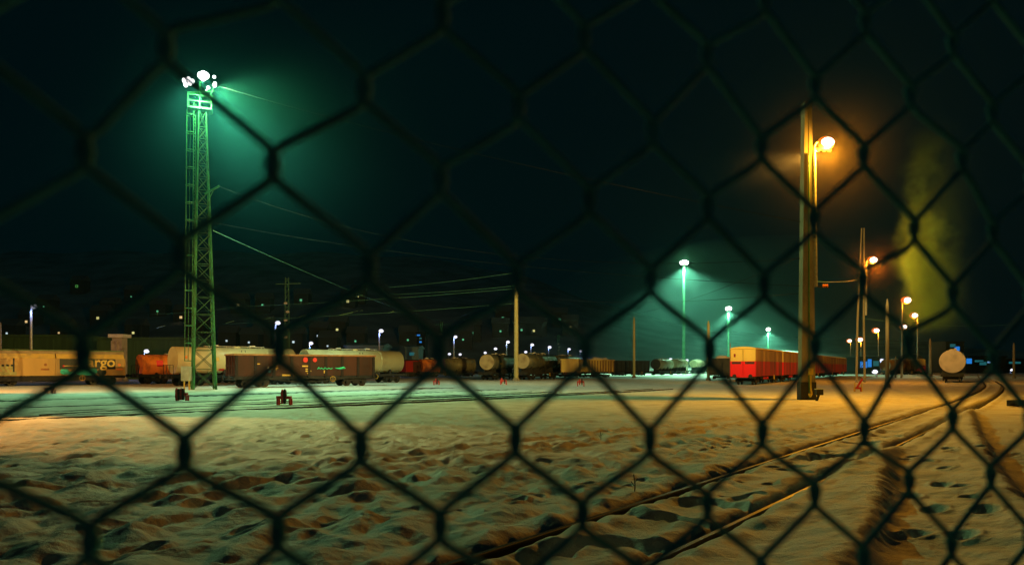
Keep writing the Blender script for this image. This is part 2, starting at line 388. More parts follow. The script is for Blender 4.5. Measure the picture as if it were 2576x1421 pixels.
def parallel(l, s):
    d = np.linspace(l.d[0], l.d[-1], 60); x = l.X(d); sl = l.X(d + .5) - l.X(d - .5); k = np.sqrt(1 + sl * sl)
    return Line(pts=list(zip(x - s / k, d + s * sl / k)))
def groove_shade(parent, line, d0, d1):  # dark strip standing in for the shadow in a rail groove
    mb = MB(); n = 260; ds = np.linspace(d0, d1, n); vs = []
    for d in ds:
        c = Vector((float(line.X(d)), float(d), 0)); t = Vector((float(line.X(d + .3) - line.X(d - .3)), .6, 0)).normalized(); nn = Vector((t.y, -t.x, 0))
        for o_, z_ in ((-.24, -.16), (-.12, -.105), (.12, -.105), (.24, -.16)): vs.append(c + nn * (o_ + random.uniform(-.02, .02)) + Vector((0, 0, z_ + random.uniform(-.015, .015))))
    mb.add(vs, [(i * 4 + j, (i + 1) * 4 + j, (i + 1) * 4 + j + 1, i * 4 + j + 1) for i in range(n - 1) for j in range(3)])
    mb.build('groove_shade', M['stone'], parent)
nt_ = track('near railway track dug out of the snow, curving away past the concrete mast', rail_a, rail_b, 4.5, 108, 160, .055, -.12)
groove_shade(nt_, rail_a, 4.5, 60); groove_shade(nt_, rail_b, 4.5, 60)
track('half buried track with dark exposed rails crossing the yard in front of the wagons', l3, parallel(l3, 1.55), float(l3.d[0]), float(l3.d[-1]), 70, .065, -.09)
track('faint snowed over track second from the camera across the pale snow', l2, parallel(l2, 1.55), float(l2.d[0]), float(l2.d[-1]), 60, .035, -.1)
track('faint snowed over track passing just behind the red brake shoe rack with four shoes', l4, parallel(l4, 1.55), float(l4.d[0]), float(l4.d[-1]), 60, .025, -.11)
track('faint snowed over track closest in front of the lattice floodlight tower', l1, parallel(l1, 1.55), float(l1.d[0]), float(l1.d[-1]), 60, .03, -.11)
def straight(p, u, a, b): return Line(pts=[(p[0] + u[0] * a, p[1] + u[1] * a), (p[0] + u[0] * b, p[1] + u[1] * b)])

# ------------------------------------------------------------------ wagons
def wheel_mesh():
    mb = MB(); vs = []; prof = [(-.07, .10), (-.07, .40), (-.05, .47), (.02, .47), (.02, .50), (.06, .50), (.06, .10)]
    n = 20
    for yv, r in prof:
        for j in range(n):
            a = 2 * math.pi * j / n; vs.append((r * math.cos(a), yv, r * math.sin(a)))
    k = len(prof); fs = [(i * n + j, i * n + (j + 1) % n, (i + 1) * n + (j + 1) % n, (i + 1) * n + j) for i in range(k - 1) for j in range(n)]
    fs += [tuple(range(n - 1, -1, -1)), tuple((k - 1) * n + j for j in range(n))]
    mb.add(vs, fs); return mb.mesh('wheel', M['wheel'])
WHEEL = wheel_mesh()
def bogie_mesh():
    mb = MB()
    for s in (-1, 1):
        mb.prism_x([(s * .98 - .06, .52), (s * .98 + .06, .52), (s * .98 + .06, .74), (s * .98 - .06, .74)], -1.35, 1.35)
        for x in (-.9, .9): mb.box((x, s * 1.02, .47), (.34, .2, .36))
        mb.box((0, s * 1.0, .42), (.7, .16, .3))
    mb.box((0, 0, .66), (.5, 1.9, .22))
    for x in (-.9, .9): mb.tube((x, -.8, .5), (x, .8, .5), .08)
    return mb.mesh('bogie', M['under'])
BOGIE = bogie_mesh()
def buffer_mesh():
    mb = MB(); mb.tube((0, 0, 0), (.42, 0, 0), .10); mb.tube((.42, 0, 0), (.50, 0, 0), .22, .22, 14); return mb.mesh('buffer', M['under'])
BUFFER = buffer_mesh()
def running_gear(t, L, W, deck, detail=True, bx=None):
    """bogies, wheels, underframe and buffers of a wagon L long, deck height deck"""
    bx = bx or L / 2 - 2.2
    for s in (-1, 1):
        b = link('bogie', BOGIE, t, (s * bx, 0, 0))
        if detail:
            for x in (-.9, .9):
                for q in (-1, 1): link('wheel', WHEEL, b, (x, q * .78, .5), 0 if q > 0 else math.pi)
        for q in (-1, 1): link('buffer', BUFFER, t, (s * (L / 2 - .08), q * .88, 1.02), 0 if s > 0 else math.pi)
    u = MB()
    for q in (-1, 1): u.box((0, q * (W / 2 - .25), deck - .16), (L - .1, .16, .3))
    u.box((0, 0, deck - .2), (L - .3, .5, .3))
    for s in (-1, 1): u.box((s * (L / 2 - .1), 0, deck - .2), (.2, W - .1, .36))
    u.box((.8, .35, deck - .5), (1.1, .5, .4)); u.box((-1.2, -.5, deck - .5), (.9, .45, .4)); u.tube((-.2, -.4, deck - .5), (.9, -.4, deck - .5), .2)
    for q in (-1, 1): u.bar((-L / 2 + 3.4, q * (W / 2 - .2), deck - .3), (-1.2, q * (W / 2 - .2), deck - .62), .08); u.bar((L / 2 - 3.4, q * (W / 2 - .2), deck - .3), (1.2, q * (W / 2 - .2), deck - .62), .08); u.bar((-1.2, q * (W / 2 - .2), deck - .62), (1.2, q * (W / 2 - .2), deck - .62), .08)
    u.build('underframe', M['under'], t)
    w_ = MB(); w_.path([(.0 + 2.6 + .28 * math.cos(a), -W / 2 - .02, deck - .35 + .28 * math.sin(a)) for a in [k * math.pi / 8 for k in range(17)]], .022, 6)
    w_.bar((2.6, -W / 2 - .02, deck - .63), (2.6, -W / 2 - .02, deck - .07), .03); w_.build('brake_wheel', M['yellowmark'], t)
def place(name, label, cat, p, u, L, W, group='goods wagons standing in the yard'):
    """p: ground corner at the near left end, u: heading in plan"""
    u = Vector((u[0], u[1], 0)).normalized(); n = Vector((u.y, -u.x, 0))
    c = Vector((p[0], p[1], 0)) + u * L / 2 - n * W / 2
    return thing(name, label, cat, (c.x, c.y, 0), math.atan2(u.y, u.x), group)
def dome(L, r, k=.28, n=7):
    out = []
    for i in range(n + 1):
        a = math.pi / 2 * i / n; out.append((-L / 2 + k * r * (1 - math.sin(a)), max(.02, r * math.cos(a) if False else r * math.sin(a) ** .55 if i else .02)))
    return out + [(-x, rr) for x, rr in out[::-1]]
def tank_wagon(label, p, u, L, r, body, top=4.1, end=None, marks=(), detail=True, bands=3, ribs=False, rails=True):
    W = 2 * r; t = place('tank_wagon', label, 'tank wagon', p, u, L, W); cz = top - r; TL = L - 1.1
    running_gear(t, L, min(W, 2.7), 1.18, detail)
    tk = MB().lathe_x(dome(TL, r), 0, cz, 40).build('tank', body, t, smooth=True)
    bm = MB()
    for i in range(bands):
        x = -TL / 2 + TL * (i + 1) / (bands + 1); bm.lathe_x([(x - .05, r + .012), (x + .05, r + .012)], 0, cz, 40)
    if ribs:
        for i in range(int(TL / .9)):
            x = -TL / 2 + .6 + i * .9; bm.lathe_x([(x - .05, r + .03), (x + .05, r + .03)], 0, cz, 40)
    bm.build('tank_band', body, t, smooth=True)
    if end: 
        e = MB(); pr = [(x - .012, max(.01, rr)) for x, rr in dome(TL, r)[:8]]; e.lathe_x(pr, 0, cz, 40); e.build('tank_end', end, t, smooth=True)
    MB().tube((.2, 0, top - .08), (.2, 0, top + .16), .42, .42, 18).build('manhole', M['under'] if not detail else body, t)
    wk = MB(); wk.box((0, 0, top + .12), (TL * .5, .5, .05))
    for x in (-TL * .22, -TL * .08, TL * .12, TL * .22): wk.box((x, .3, top + .05), (.06, .06, .14)); wk.box((x, -.3, top + .05), (.06, .06, .14))
    wk.box((-TL * .17, -.3, top + .2), (.5, .3, .12)); wk.box((TL * .14, -.28, top + .2), (.6, .3, .12))
    wk.build('walkway', M['snowcap'], t)
    for x in (-TL * .36, -TL * .12, TL * .12, TL * .36):
        sd = MB(); sd.prism_x([(-r * .8, 1.15), (r * .8, 1.15), (r * .72, cz - r * .6), (-r * .72, cz - r * .6)], x - .12, x + .12); sd.build('saddle', M['under'], t)
    ld = MB()
    for x in (.0, .42): ld.bar((x + .3, -r - .05, 1.2), (x + .3, -r * .72, top - .3 + .0), .05)
    for i in range(8):
        k = i / 8; ld.bar((.3, -r - .05 + k * r * .26, 1.3 + k * (top - 1.7)), (.72, -r - .05 + k * r * .26, 1.3 + k * (top - 1.7)), .035)
    ld.build('ladder', M['dark'], t)
    pf = MB(); pf.box((-L / 2 + .3, 0, 1.24), (.5, W * .95, .08))
    for q in (-.95, -.3, .3, .95) if rails else (): pf.bar((-L / 2 + .1, q * r, 1.2), (-L / 2 + .1, q * r, 2.25), .05)
    if rails: pf.bar((-L / 2 + .1, -r * .95, 2.25), (-L / 2 + .1, r * .95, 2.25), .05)
    pf.build('end_platform', M['dark'], t)
    for (nm, x, z, sx, sz, mt) in marks:     # plates follow the tank side
        dz = z - cz; y = -math.sqrt(max(.05, r * r - dz * dz)) - .02
        nrm = math.atan2(dz, -y)
        o = MB().box((0, 0, 0), (sx, .02, sz)).build(nm, mt, t, (x, y, z)); o.rotation_euler = (-nrm, 0, 0)
    return t
def disc_y(mb, c, r, n=18, th=.02):
    mb.path([(c[0], c[1], c[2]), (c[0], c[1] - th, c[2])], r, n); return mb
def gondola(label, p, u, L, W, wall, rim, top=3.5, deck=1.2, ribs=8, endm=None, load=None, detail=True, loadlabel=None, ribm=None):
    t = place('open_goods_wagon', label, 'open wagon', p, u, L, W)
    running_gear(t, L, W, deck, detail)
    for s in (-1, 1):
        b = MB(); b.box((0, s * (W / 2 - .05), (deck + top) / 2), (L - .2, .06, top - deck))
        for i in range(ribs + 1):
            rb_ = MB()
            x = -L / 2 + .2 + (L - .4) * i / ribs; rb_.prism_x([(s * (W / 2 - .02) - .07, deck - .12), (s * (W / 2 - .02) + .07, deck - .12), (s * (W / 2 - .02) + .09, top - .1), (s * (W / 2 - .02) - .07, top - .1)], x - .14, x + .14); rb_.build('side_rib', ribm or wall, t)
        b.box((0, s * (W / 2), deck + .9), (L - .3, .07, .05))
        b.build('side_wall', wall, t)
        e = MB(); e.box((s * (L / 2 - .07), 0, (deck + top) / 2), (.06, W - .18, top - deck))
        for y_ in (-W * .3, 0, W * .3): e.box((s * (L / 2 - .02), y_, (deck + top) / 2), (.12, .12, top - deck - .1))
        for z_ in (deck + .1, (deck + top) / 2, top - .12): e.box((s * (L / 2 - .025), 0, z_), (.09, W - .2, .12))
        e.build('end_wall', endm or wall, t)
    rm = MB()
    for s in (-1, 1):
        rm.box((0, s * W / 2, top + .03), (L + .1, .18, .16)); rm.box((s * L / 2, 0, top + .035), (.16, W - .18, .15))
    rm.build('top_rim', rim, t)
    MB().box((0, 0, deck + .04), (L - .3, W - .3, .08)).build('floor_deck', wall, t)
    if load:
        b = MB(); n = 26; m = 8; vs = []
        for i in range(n + 1):
            for j in range(m + 1):
                x = -L / 2 + .3 + (L - .6) * i / n; y_ = -W / 2 + .22 + (W - .44) * j / m
                e = min(1, (1 - abs(2 * j / m - 1)) * 2.2) * min(1, (1 - abs(2 * i / n - 1)) * 6)
                vs.append((x, y_, top - .35 + load * e * (.75 + .35 * math.sin(x * 1.1 + y_) + .2 * math.sin(x * 2.7))))
        b.add(vs, [(i * (m + 1) + j, (i + 1) * (m + 1) + j, (i + 1) * (m + 1) + j + 1, i * (m + 1) + j + 1) for i in range(n) for j in range(m)])
        o = b.build('snow_heap', M['snowcap'], None, t.location, t.rotation_euler.z, smooth=True)
        tag(o, loadlabel, 'snow heap', 'snow heaped in open wagons')
    return t

u49 = Vector((.725, .689)); uA = Vector((.70, .714))
# --- nearest: red brown open wagon right of the tower
pg = g(590, 976); pr_ = g(944, 970); ug = Vector((pr_.x - pg.x, pr_.y - pg.y)); Lg = ug.length
gw = gondola('dirty red brown open wagon with two red dots and green scribble beside the lattice tower', pg, ug, Lg, 2.9, M['brown'], M['brownrim'], 3.22, 1.15, 8, ribm=M['ribdark'])
yS = -2.9 / 2
def gx(px): return (px - 767) / 354 * Lg * .98
def patch(t, nm, x, z, sx, sz, m, y=yS - .025): return MB().box((x, y, z), (sx, .012, sz)).build(nm, m, t)
for x, rr in ((-.62 + gx(767) + .75, .26), (gx(767) + 1.15, .22)):
    disc_y(MB(), (x - .55, yS + .0, 2.78), rr, 18, .05).build('red_dot', M['reddot'], gw)
for (x, z, sx, sz, mm) in ((-5.35, 2.35, .5, .09, 'yellowmark'), (-4.15, 1.95, .38, .26, 'whitemark'), (-4.15, 1.62, .26, .22, 'bluemark'), (-3.7, 2.12, .34, .4, 'yellowmark'), (-3.4, 2.02, .25, .25, 'yellowmark'), (-3.65, 1.82, .45, .1, 'yellowmark'),
                           (-2.1, 1.22, 1.5, .16, 'yellowmark'), (-.35, 2.12, .85, .17, 'yellowmark'), (-.15, 1.84, .5, .1, 'yellowmark'), (-.1, 1.64, .6, .12, 'yellowmark'), (-.05, 1.40, .4, .1, 'yellowmark'), (1.75, 1.55, .32, .3, 'yellowmark'), (-3.55, 2.6, .12, .2, 'orangemark'), (-3.2, 2.6, .14, .22, 'orangemark')):
    patch(gw, 'stencil_mark', x, z, sx, sz, M[mm], yS + .01 - .03)
sc = MB(); sc.path([(.85, yS - .11, 1.82), (1.0, yS - .11, 2.0), (1.15, yS - .11, 1.85), (1.3, yS - .11, 1.95), (1.5, yS - .11, 1.8), (1.7, yS - .11, 1.98), (1.9, yS - .11, 1.82), (2.1, yS - .11, 1.95), (2.3, yS - .11, 1.83), (2.5, yS - .11, 1.93)], .045, 5)
sc.path([(2.85, yS - .11, 1.95), (3.3, yS - .11, 1.88), (3.8, yS - .11, 1.98), (4.0, yS - .11, 1.9)], [.03, .09, .12, .02], 6)
sc.build('chalk_scribble', M['greenmark'], gw)
# --- two white tanks behind it
p1 = g(434, 972); p2 = g(1025, 961.5); uT = Vector((p2.x - p1.x, p2.y - p1.y)); LT = uT.length; uT.normalize()
mk = [('hazard_plate', -LT / 4 + 2.2, 2.2, .55, .3, M['orangemark'])]
tank_wagon('long off white tank wagon standing behind the lattice tower', p1, uT, LT / 2 - .5, 1.45, M['white'], 4.22, None, [('hazard_plate', -6.0, 3.1, .3, .3, M['orangemark']), ('data_plate', -2.8, 2.9, .7, .4, M['creamtop']), ('hazard_plate', -2.0, 1.75, .6, .3, M['rackred']), ('warning_diamond', -2.6, 1.75, .3, .3, M['creamtop'])])
q = Vector(p1[:2]) + uT * (LT / 2 + .2)
tank_wagon('off white tank wagon whose right end shows past the red brown open wagon', q, uT, LT / 2 - .2, 1.45, M['white'], 4.2, None, [])
# --- cargo wagon at the left edge
pc = g(315, 967); Lc = 14.2; Wc = 2.9
pl = Vector(pc[:2]) - uA.normalized() * Lc
cw = place('sliding_wall_wagon', 'cream sliding wall wagon with cargo lettering on a dark panel at the left edge', 'covered wagon', pl, uA, Lc, Wc)
running_gear(cw, Lc, Wc, 1.15)
hw = Wc / 2
bd = MB()
for x0, x1 in ((-Lc / 2 + .1, -.06), (.06, Lc / 2 - .1)): bd.prism_x([(-hw, 1.1), (hw, 1.1), (hw, 2.98), (-hw, 2.98)], x0, x1)
bd.build('sliding_wall', M['cream'], cw)
sh = MB()
for x0, x1 in ((-Lc / 2 + .1, -.06), (.06, Lc / 2 - .1)): sh.prism_x([(-hw, 2.985), (hw, 2.985), (hw - .28, 3.5), (-hw + .28, 3.5)], x0, x1)
sh.build('shoulder', M['creamtop'], cw)
rf_ = MB().prism_x([(-hw + .285, 3.503), (hw - .285, 3.503), (hw - .55, 3.8), (hw - 1.0, 3.95), (-hw + 1.0, 3.95), (-hw + .55, 3.8)], -Lc / 2, Lc / 2).build('roof', M['roof'], cw)
gt = MB(); gt.box((0, -hw + .62, 3.88), (Lc + .1, .08, .06)); gt.box((0, hw - .62, 3.88), (Lc + .1, .08, .06)); gt.build('roof_gutter', M['paintsteel'], cw)
for x in (-Lc / 2 + .04, 0, Lc / 2 - .04): MB().box((x, 0, 2.05), (.1, Wc + .08, 1.92)).build('door_post', M['cream'], cw)
sk = MB(); sk.box((0, -hw + .1, .78), (Lc - 3, .08, .5)); sk.build('side_skirt', M['under'], cw)
MB().box((3.2, -hw - .008, 2.38), (5.7, .012, 1.16)).build('lettering_panel', M['panel'], cw)
tcu = bpy.data.curves.new('lettering', 'FONT'); tcu.body = 'cargo'; tcu.size = 1.62; tcu.extrude = .008; tcu.offset = .028; tcu.align_x = 'LEFT'; tcu.space_character = 1.0
to = bpy.data.objects.new('tmp_text', tcu); col.objects.link(to); bpy.context.view_layer.update()
tme = bpy.data.meshes.new_from_object(to.evaluated_get(bpy.context.evaluated_depsgraph_get())); bpy.data.objects.remove(to)
tme.materials.clear(); tme.materials.append(M['letter'])
wdt = max(v.co.x for v in tme.vertices) - min(v.co.x for v in tme.vertices)
lt = link('lettering', tme, cw, (5.95 - wdt * 1.0, -hw - .026, 2.08)); lt.rotation_euler = (R(90), 0, 0)
lo = MB(); lo.path([(.8, -hw - .03, 2.16), (1.2, -hw - .03, 2.18), (2.5, -hw - .03, 2.18)], [.06, .035, .03], 6); lo.build('logo_stroke', M['letter'], cw)
lo = MB(); lo.ball((.75, -hw - .02, 2.16), .09, 1.3, .3, 1); lo.build('logo_dot', M['reddot'], cw)
gf = MB()
for i, (x, z, sx, sz) in enumerate(((.85, 1.55, .9, .7), (1.5, 1.35, .9, .45), (2.4, 1.4, 1.2, .5), (2.9, 1.5, 1.1, .6), (3.7, 1.6, .9, .7), (3.3, 1.28, 1.4, .35))): gf.ball((x, -hw - .0, z), .5, sx, .04 + .004 * i, sz, 14, 8)
gf.build('graffiti', M['turq'], cw)
for x_, z_, w_ in ((2.2, 1.5, 1.6), (4.6, 1.45, 1.0)): MB().ball((x_, -hw, z_), .5, w_, .03, .8, 14, 8).build('graffiti', M['panel'], cw)
gp = MB()
for i in range(4): x = -5.9 + i * .42; gp.prism_x([(-hw - .02, 1.55), (-hw + .1, 1.55), (-hw + .1, 2.2), (-hw - .02, 2.2)], x - .13, x + .13)
gp2 = MB()
for i in range(5):
    x = -6.0 + i * .42; y_ = -hw - .012 - .002 * (i % 2)
    gp2.add([(x - .1, y_, 2.22), (x + .18, y_, 2.22), (x + .5, y_, 1.58), (x + .26, y_, 1.52), (x - .1, y_ + .05, 2.22), (x + .18, y_ + .05, 2.22), (x + .5, y_ + .05, 1.58), (x + .26, y_ + .05, 1.52)], [(3, 2, 1, 0), (0, 1, 5, 4), (1, 2, 6, 5), (2, 3, 7, 6), (3, 0, 4, 7)])
gp2.box((-4.85, -hw - .02, 1.35), (2.3, .02, .34)); gp2.build('graffiti', M['pale'], cw)
gd2 = MB()
for i in range(5): gd2.box((-5.75 + i * .42, -hw - .008, 2.22), (.24, .012, .2))
gd2.box((-3.95, -hw - .008, 2.2), (.16, .012, 1.6), 0); gd2.build('graffiti', M['panel'], cw)
disc_y(MB(), (6.45, -hw, 2.3), .17, 18, .03).build('orange_mark', M['orangemark'], cw)
patch(cw, 'orange_mark', 6.45, 1.8, .75, .2, M['orangemark'], -hw - .02); patch(cw, 'orange_mark', -1.05, 1.8, .8, .2, M['brownrim'], -hw - .02); disc_y(MB(), (-1.0, -hw, 2.3), .15, 18, .02).build('orange_mark', M['brownrim'], cw)
# --- red container end + orange tank between
pt = Vector(pc[:2]) + uA.normalized() * 1.4
tank_wagon('small orange tank wagon with a red diamond between cream and white wagons', pt, uA, 13.0, 1.3, M['orange'], 3.55, None, [('warning_diamond', -4.0, 2.5, .75, .75, M['reddot'])])
# --- red box and orange tank beyond the second white tank
pb = g(1020, 952)
rb = place('covered_goods_wagon', 'small plain red goods wagon behind the right end of the white tanks', 'covered wagon', pb, (.8, .6), 4.6, 2.6)
running_gear(rb, 4.6, 2.6, 1.2, False, .8)
MB().box((0, 0, 2.2), (4.5, 2.6, 2.0)).build('body', M['redside'], rb); MB().prism_x([(-1.35, 3.21), (1.35, 3.21), (.9, 3.4), (-.9, 3.4)], -2.3, 2.3).build('roof', M['brown'], rb)
MB().box((0, -1.33, 2.15), (1.5, .05, 1.8)).build('door', M['brown'], rb)
tank_wagon('short orange tank wagon right of the small red wagon', g(1057, 952), (.86, .5), 4.6, 1.35, M['orange'], 3.5, None, [], False, 1)
o = tank_wagon('grey hopper like tank wagon with an orange end, left of the dark tanks', g(1114, 950), (.92, .38), 7.4, 1.3, M['olive'], 3.75, M['orange'], [], False, 1, True)
# --- dark tanks seen from the end
def endtank(label, xl, xr, ytop, ybase, u, L, body, end, ribs=False, marks=(), dtl=False):
    d = gd(ybase); wpx = (xr - xl) / F * d; r = min(1.5, max(1.1, wpx / 2)); top = (ybase - ytop) / F * d
    u = Vector(u).normalized(); c = Vector(((xl + xr) / 2 - CX, 0)) / F * d; c = Vector((c.x, d)); nrm = Vector((u.y, -u.x))
    return tank_wagon(label, c + nrm * r, u, L, r, body, min(top, 4.3), end, list(marks), dtl, 2, ribs, False)
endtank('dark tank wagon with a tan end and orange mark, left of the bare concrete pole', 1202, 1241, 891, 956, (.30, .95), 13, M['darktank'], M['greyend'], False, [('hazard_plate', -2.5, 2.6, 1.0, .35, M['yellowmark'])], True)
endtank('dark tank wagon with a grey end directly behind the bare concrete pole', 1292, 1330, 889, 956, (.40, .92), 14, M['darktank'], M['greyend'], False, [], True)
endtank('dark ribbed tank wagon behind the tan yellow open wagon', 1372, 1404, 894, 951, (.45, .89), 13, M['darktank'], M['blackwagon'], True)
# --- yellow open wagons
def endbox(fn, xl, ybase, *a, **k): return fn
py_ = g(1411, 954)
def corner(xl, ybase, u, W):    # near-left corner of a wagon whose left end faces us
    d = gd(ybase); u = Vector(u).normalized(); n = Vector((u.y, -u.x)); return Vector(((xl - CX) / F * d, d)) + n * W
gy = gondola('tan yellow open wagon seen end on, with red buffers beam, beside the dark tanks', corner(1411, 953.5, (.16, .99), 3.1), (.16, .99), 12, 3.1, M['yellowwagon'], M['yellowwagon'], 3.35, 1.2, 8, None, .45, False, 'low snow heap on the tan yellow end on wagon', M['ribtan'])
for q_ in (-.9, .9): disc = MB(); disc.path([(-6.05, q_, 1.02), (-6.2, q_, 1.02)], .24, 14); disc.build('red_buffer_cover', M['reddot'], gy)
gondola('ribbed tan open wagon heaped with snow, right of the fence knot behind the yard stands', g(1481, 953), (.62, .78), 8.6, 2.9, M['yellowwagon'], M['yellowwagon'], 3.3, 1.25, 9, None, .75, False, 'tall pale snow heap on the ribbed tan open wagon', M['ribtan'])
gondola('low sooty black open wagon between the tan wagons and the distant tanks', g(1553, 948), (.76, .65), 10.6, 2.9, M['blackwagon'], M['blackwagon'], 3.35, 1.2, 8, None, None, False)
for i, (xl, xr, yt, yb, L, lb) in enumerate(((1634, 1660, 903, 946.5, 12, 'grey ribbed tank wagon right of the low black wagon'), (1680, 1702, 903, 944, 12, 'grey ribbed tank wagon just left of the far floodlight mast'), (1733, 1752, 905, 941, 11, 'pale ribbed tank wagon just right of the far floodlight mast'), (1763, 1779, 907, 939, 11, 'last pale tank wagon in the far row, left of the dark wagon with snow'))):
    endtank(lb, xl, xr, yt, yb, (.47, .88), L, M['olive'] if i < 2 else M['greyend'], M['blackwagon'] if i == 0 else M['olive'], True)
# --- dark wagon and the red wagons on the right
uR = Vector((.49, .872)).normalized(); WR = 2.86
gondola('sooty dark open wagon topped with snow, left of the red and cream wagon', corner(1783, 958, (.40, .917), 3.0), (.40, .917), 13, 3.0, M['blackwagon'], M['blackwagon'], 3.25, 1.2, 8, None, .7, False, 'snow heap on the dark wagon beside the red and cream wagon')
def red_wagon(label, p, L, top=4.3, zs=2.72, detail=True):
    t = place('high_sided_wagon', label, 'covered wagon', p, uR, L, WR); running_gear(t, L, WR, 1.15, detail); h = WR / 2
    for s in (-1, 1):
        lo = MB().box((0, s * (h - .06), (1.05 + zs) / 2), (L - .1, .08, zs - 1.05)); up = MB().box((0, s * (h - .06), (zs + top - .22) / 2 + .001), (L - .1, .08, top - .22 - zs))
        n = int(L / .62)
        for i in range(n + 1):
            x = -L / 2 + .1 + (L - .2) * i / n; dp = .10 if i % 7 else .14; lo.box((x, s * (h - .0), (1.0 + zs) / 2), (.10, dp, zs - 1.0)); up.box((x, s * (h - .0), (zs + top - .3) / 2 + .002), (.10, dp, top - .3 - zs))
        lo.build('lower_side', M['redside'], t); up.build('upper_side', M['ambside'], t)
        x = s * (L / 2)
        e = MB(); u_ = MB()
        for q in (-1, 1):
            e.box((x - s * .04, q * (h / 2 - .01), (.98 + zs) / 2), (.08, h - .08, zs - .98)); u_.box((x - s * .04, q * (h / 2 - .01), (zs + top - .25) / 2 + .001), (.08, h - .08, top - .25 - zs))
            for y_ in (q * .08, q * (h - .1)): e.box((x, y_, (.98 + zs) / 2), (.12, .12, zs - 1.0)); u_.box((x, y_, (zs + top - .3) / 2), (.10, .10, top - .3 - zs))
        e.box((x, 0, 1.05), (.14, WR * .95, .16)); e.box((x, 0, .93), (.1, WR * .5, .1))
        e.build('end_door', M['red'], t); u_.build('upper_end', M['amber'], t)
        v = MB()
        for q in (-1, 1): v.box((x + s * .004, q * (h / 2 + .02), zs - .2), (.03, h * .72, .26))
        v.build('vent', M['slot'], t)
    MB().box((-L / 2 - .01, .93, zs + .65), (.03, .2, .36)).build('red_plate', M['redside'], t)
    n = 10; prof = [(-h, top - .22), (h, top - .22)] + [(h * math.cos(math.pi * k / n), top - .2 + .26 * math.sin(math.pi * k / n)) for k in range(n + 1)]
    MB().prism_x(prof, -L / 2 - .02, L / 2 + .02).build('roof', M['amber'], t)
    for x in (-L / 2 + 5, -L / 2 + 6.2, -L / 2 + 7.3): MB().tube((x, -h + .1, .75), (x, -h + .02, .75), .16, .16, 12).build('red_valve', M['reddot'], t)
    return t
pR = corner(1837, 968, uR, WR)
red_wagon('red and cream high wagon with two end doors, left of the big concrete mast', pR, 17)
red_wagon('second red and cream high wagon, half behind the big concrete mast', pR + uR * 18.4, 21)
red_wagon('third red and cream high wagon seen between concrete mast and steel mast', pR + uR * 40.8, 21, detail=False)
red_wagon('fourth red and cream high wagon reaching to the steel mast', pR + uR * 63.2, 21, detail=False)
red_wagon('last red and cream high wagon of the row, hidden by the steel mast leg', pR + uR * 85.6, 21, detail=False)
red_wagon('far red and cream wagon just left of the end on tank wagon', corner(2296, 944.5, (.7, .7), WR), 9, 4.1, 2.5, False)
endtank('big round silver grey tank wagon seen end on at the right', 2362, 2429, 872, 963, (.52, .855), 14, M['greyend'], M['paleend'], False, [], True)
tank_wagon('brown tank wagon behind the slim olive pole at the right', g(2236, 945.5), (.9, .43), 11, 1.4, M['ambside'], 3.9, None, [], False, 2, True)
tank_wagon('tan curved tank wagon behind the short orange lit pole', g(2306, 940), (.62, .78), 12, 1.7, M['darktank'], 6.0, None, [], False, 2, True)

# ------------------------------------------------------------------ lights on things
GREEN = (.50, 1.0, .64); SOD = (1.0, .34, .012); BLUE = (.30, .42, 1.0)
# --- lattice floodlight tower
tb = g(513, 979.5); T = thing('lattice_floodlight_tower', 'tall green lit lattice floodlight tower with caged ladder and platform, left', 'floodlight tower', (tb.x, tb.y, 0))
rot = R(28); ht = 25.2
def leg_pt(i, z):
    k = z / ht; a = rot + math.pi / 4 + i * math.pi / 2; hwid = (.94 * (1 - k) + .31 * k) * 1.414; return Vector((hwid * math.cos(a) - .15 * k, hwid * math.sin(a), z))
for i in range(4):
    MB().path([leg_pt(i, -.2), leg_pt(i, 8), leg_pt(i, 16), leg_pt(i, ht)], [.11, .10, .08, .06], 4).build('leg', M['paintsteel'], T)
zs_ = [0.1]
while zs_[-1] < ht - 1.0: zs_.append(zs_[-1] + 1.75 - .75 * zs_[-1] / ht)
zs_[-1] = ht
for i in range(4):
    b = MB(); j = (i + 1) % 4
    for a, c in zip(zs_[:-1], zs_[1:]):
        b.bar(leg_pt(i, a), leg_pt(j, c), .055); b.bar(leg_pt(j, a), leg_pt(i, c), .055); b.bar(leg_pt(i, c), leg_pt(j, c), .05)
    b.build('bracing', M['bracesteel'], T)
lx, ly = -1.02, -.35
ld = MB()
for q_ in (-.2, .2): ld.bar((lx + .15, ly + q_, .6), (lx + .35, ly + q_, ht + .6), .06)
for k in range(80): z = .8 + k * .31; f_ = z / ht * .2; ld.bar((lx + .15 + f_, ly - .2, z), (lx + .15 + f_, ly + .2, z), .03)
ld.build('ladder', M['paintsteel'], T)
cg = MB()
for k in range(15):
    z = 2.6 + k * 1.58; f_ = z / ht * .2
    cg.path([(lx + .15 + f_ - .36 + .38 * math.cos(a), ly + .38 * math.sin(a), z) for a in [R(15) + 2 * math.pi * i / 16 * .92 for i in range(17)]], .035, 6)
for a in (R(120), R(180), R(240)): cg.bar((lx - .21 + .38 * math.cos(a), ly + .38 * math.sin(a), 2.6), (lx - .01 + .38 * math.cos(a), ly + .38 * math.sin(a), ht), .035)
cg.build('ladder_cage', M['paintsteel'], T)
pf = MB(); pf.box((-.35, 0, ht + .08), (2.0, 1.5, .12), R(20)); pl_ = pf.build('platform', M['paintsteel'], T)
rl = MB(); cr = [Vector((-.35 + (sx * .98) * math.cos(R(20)) - (sy * .73) * math.sin(R(20)), (sx * .98) * math.sin(R(20)) + (sy * .73) * math.cos(R(20)), 0)) for sx, sy in ((-1, -1), (1, -1), (1, 1), (-1, 1))]
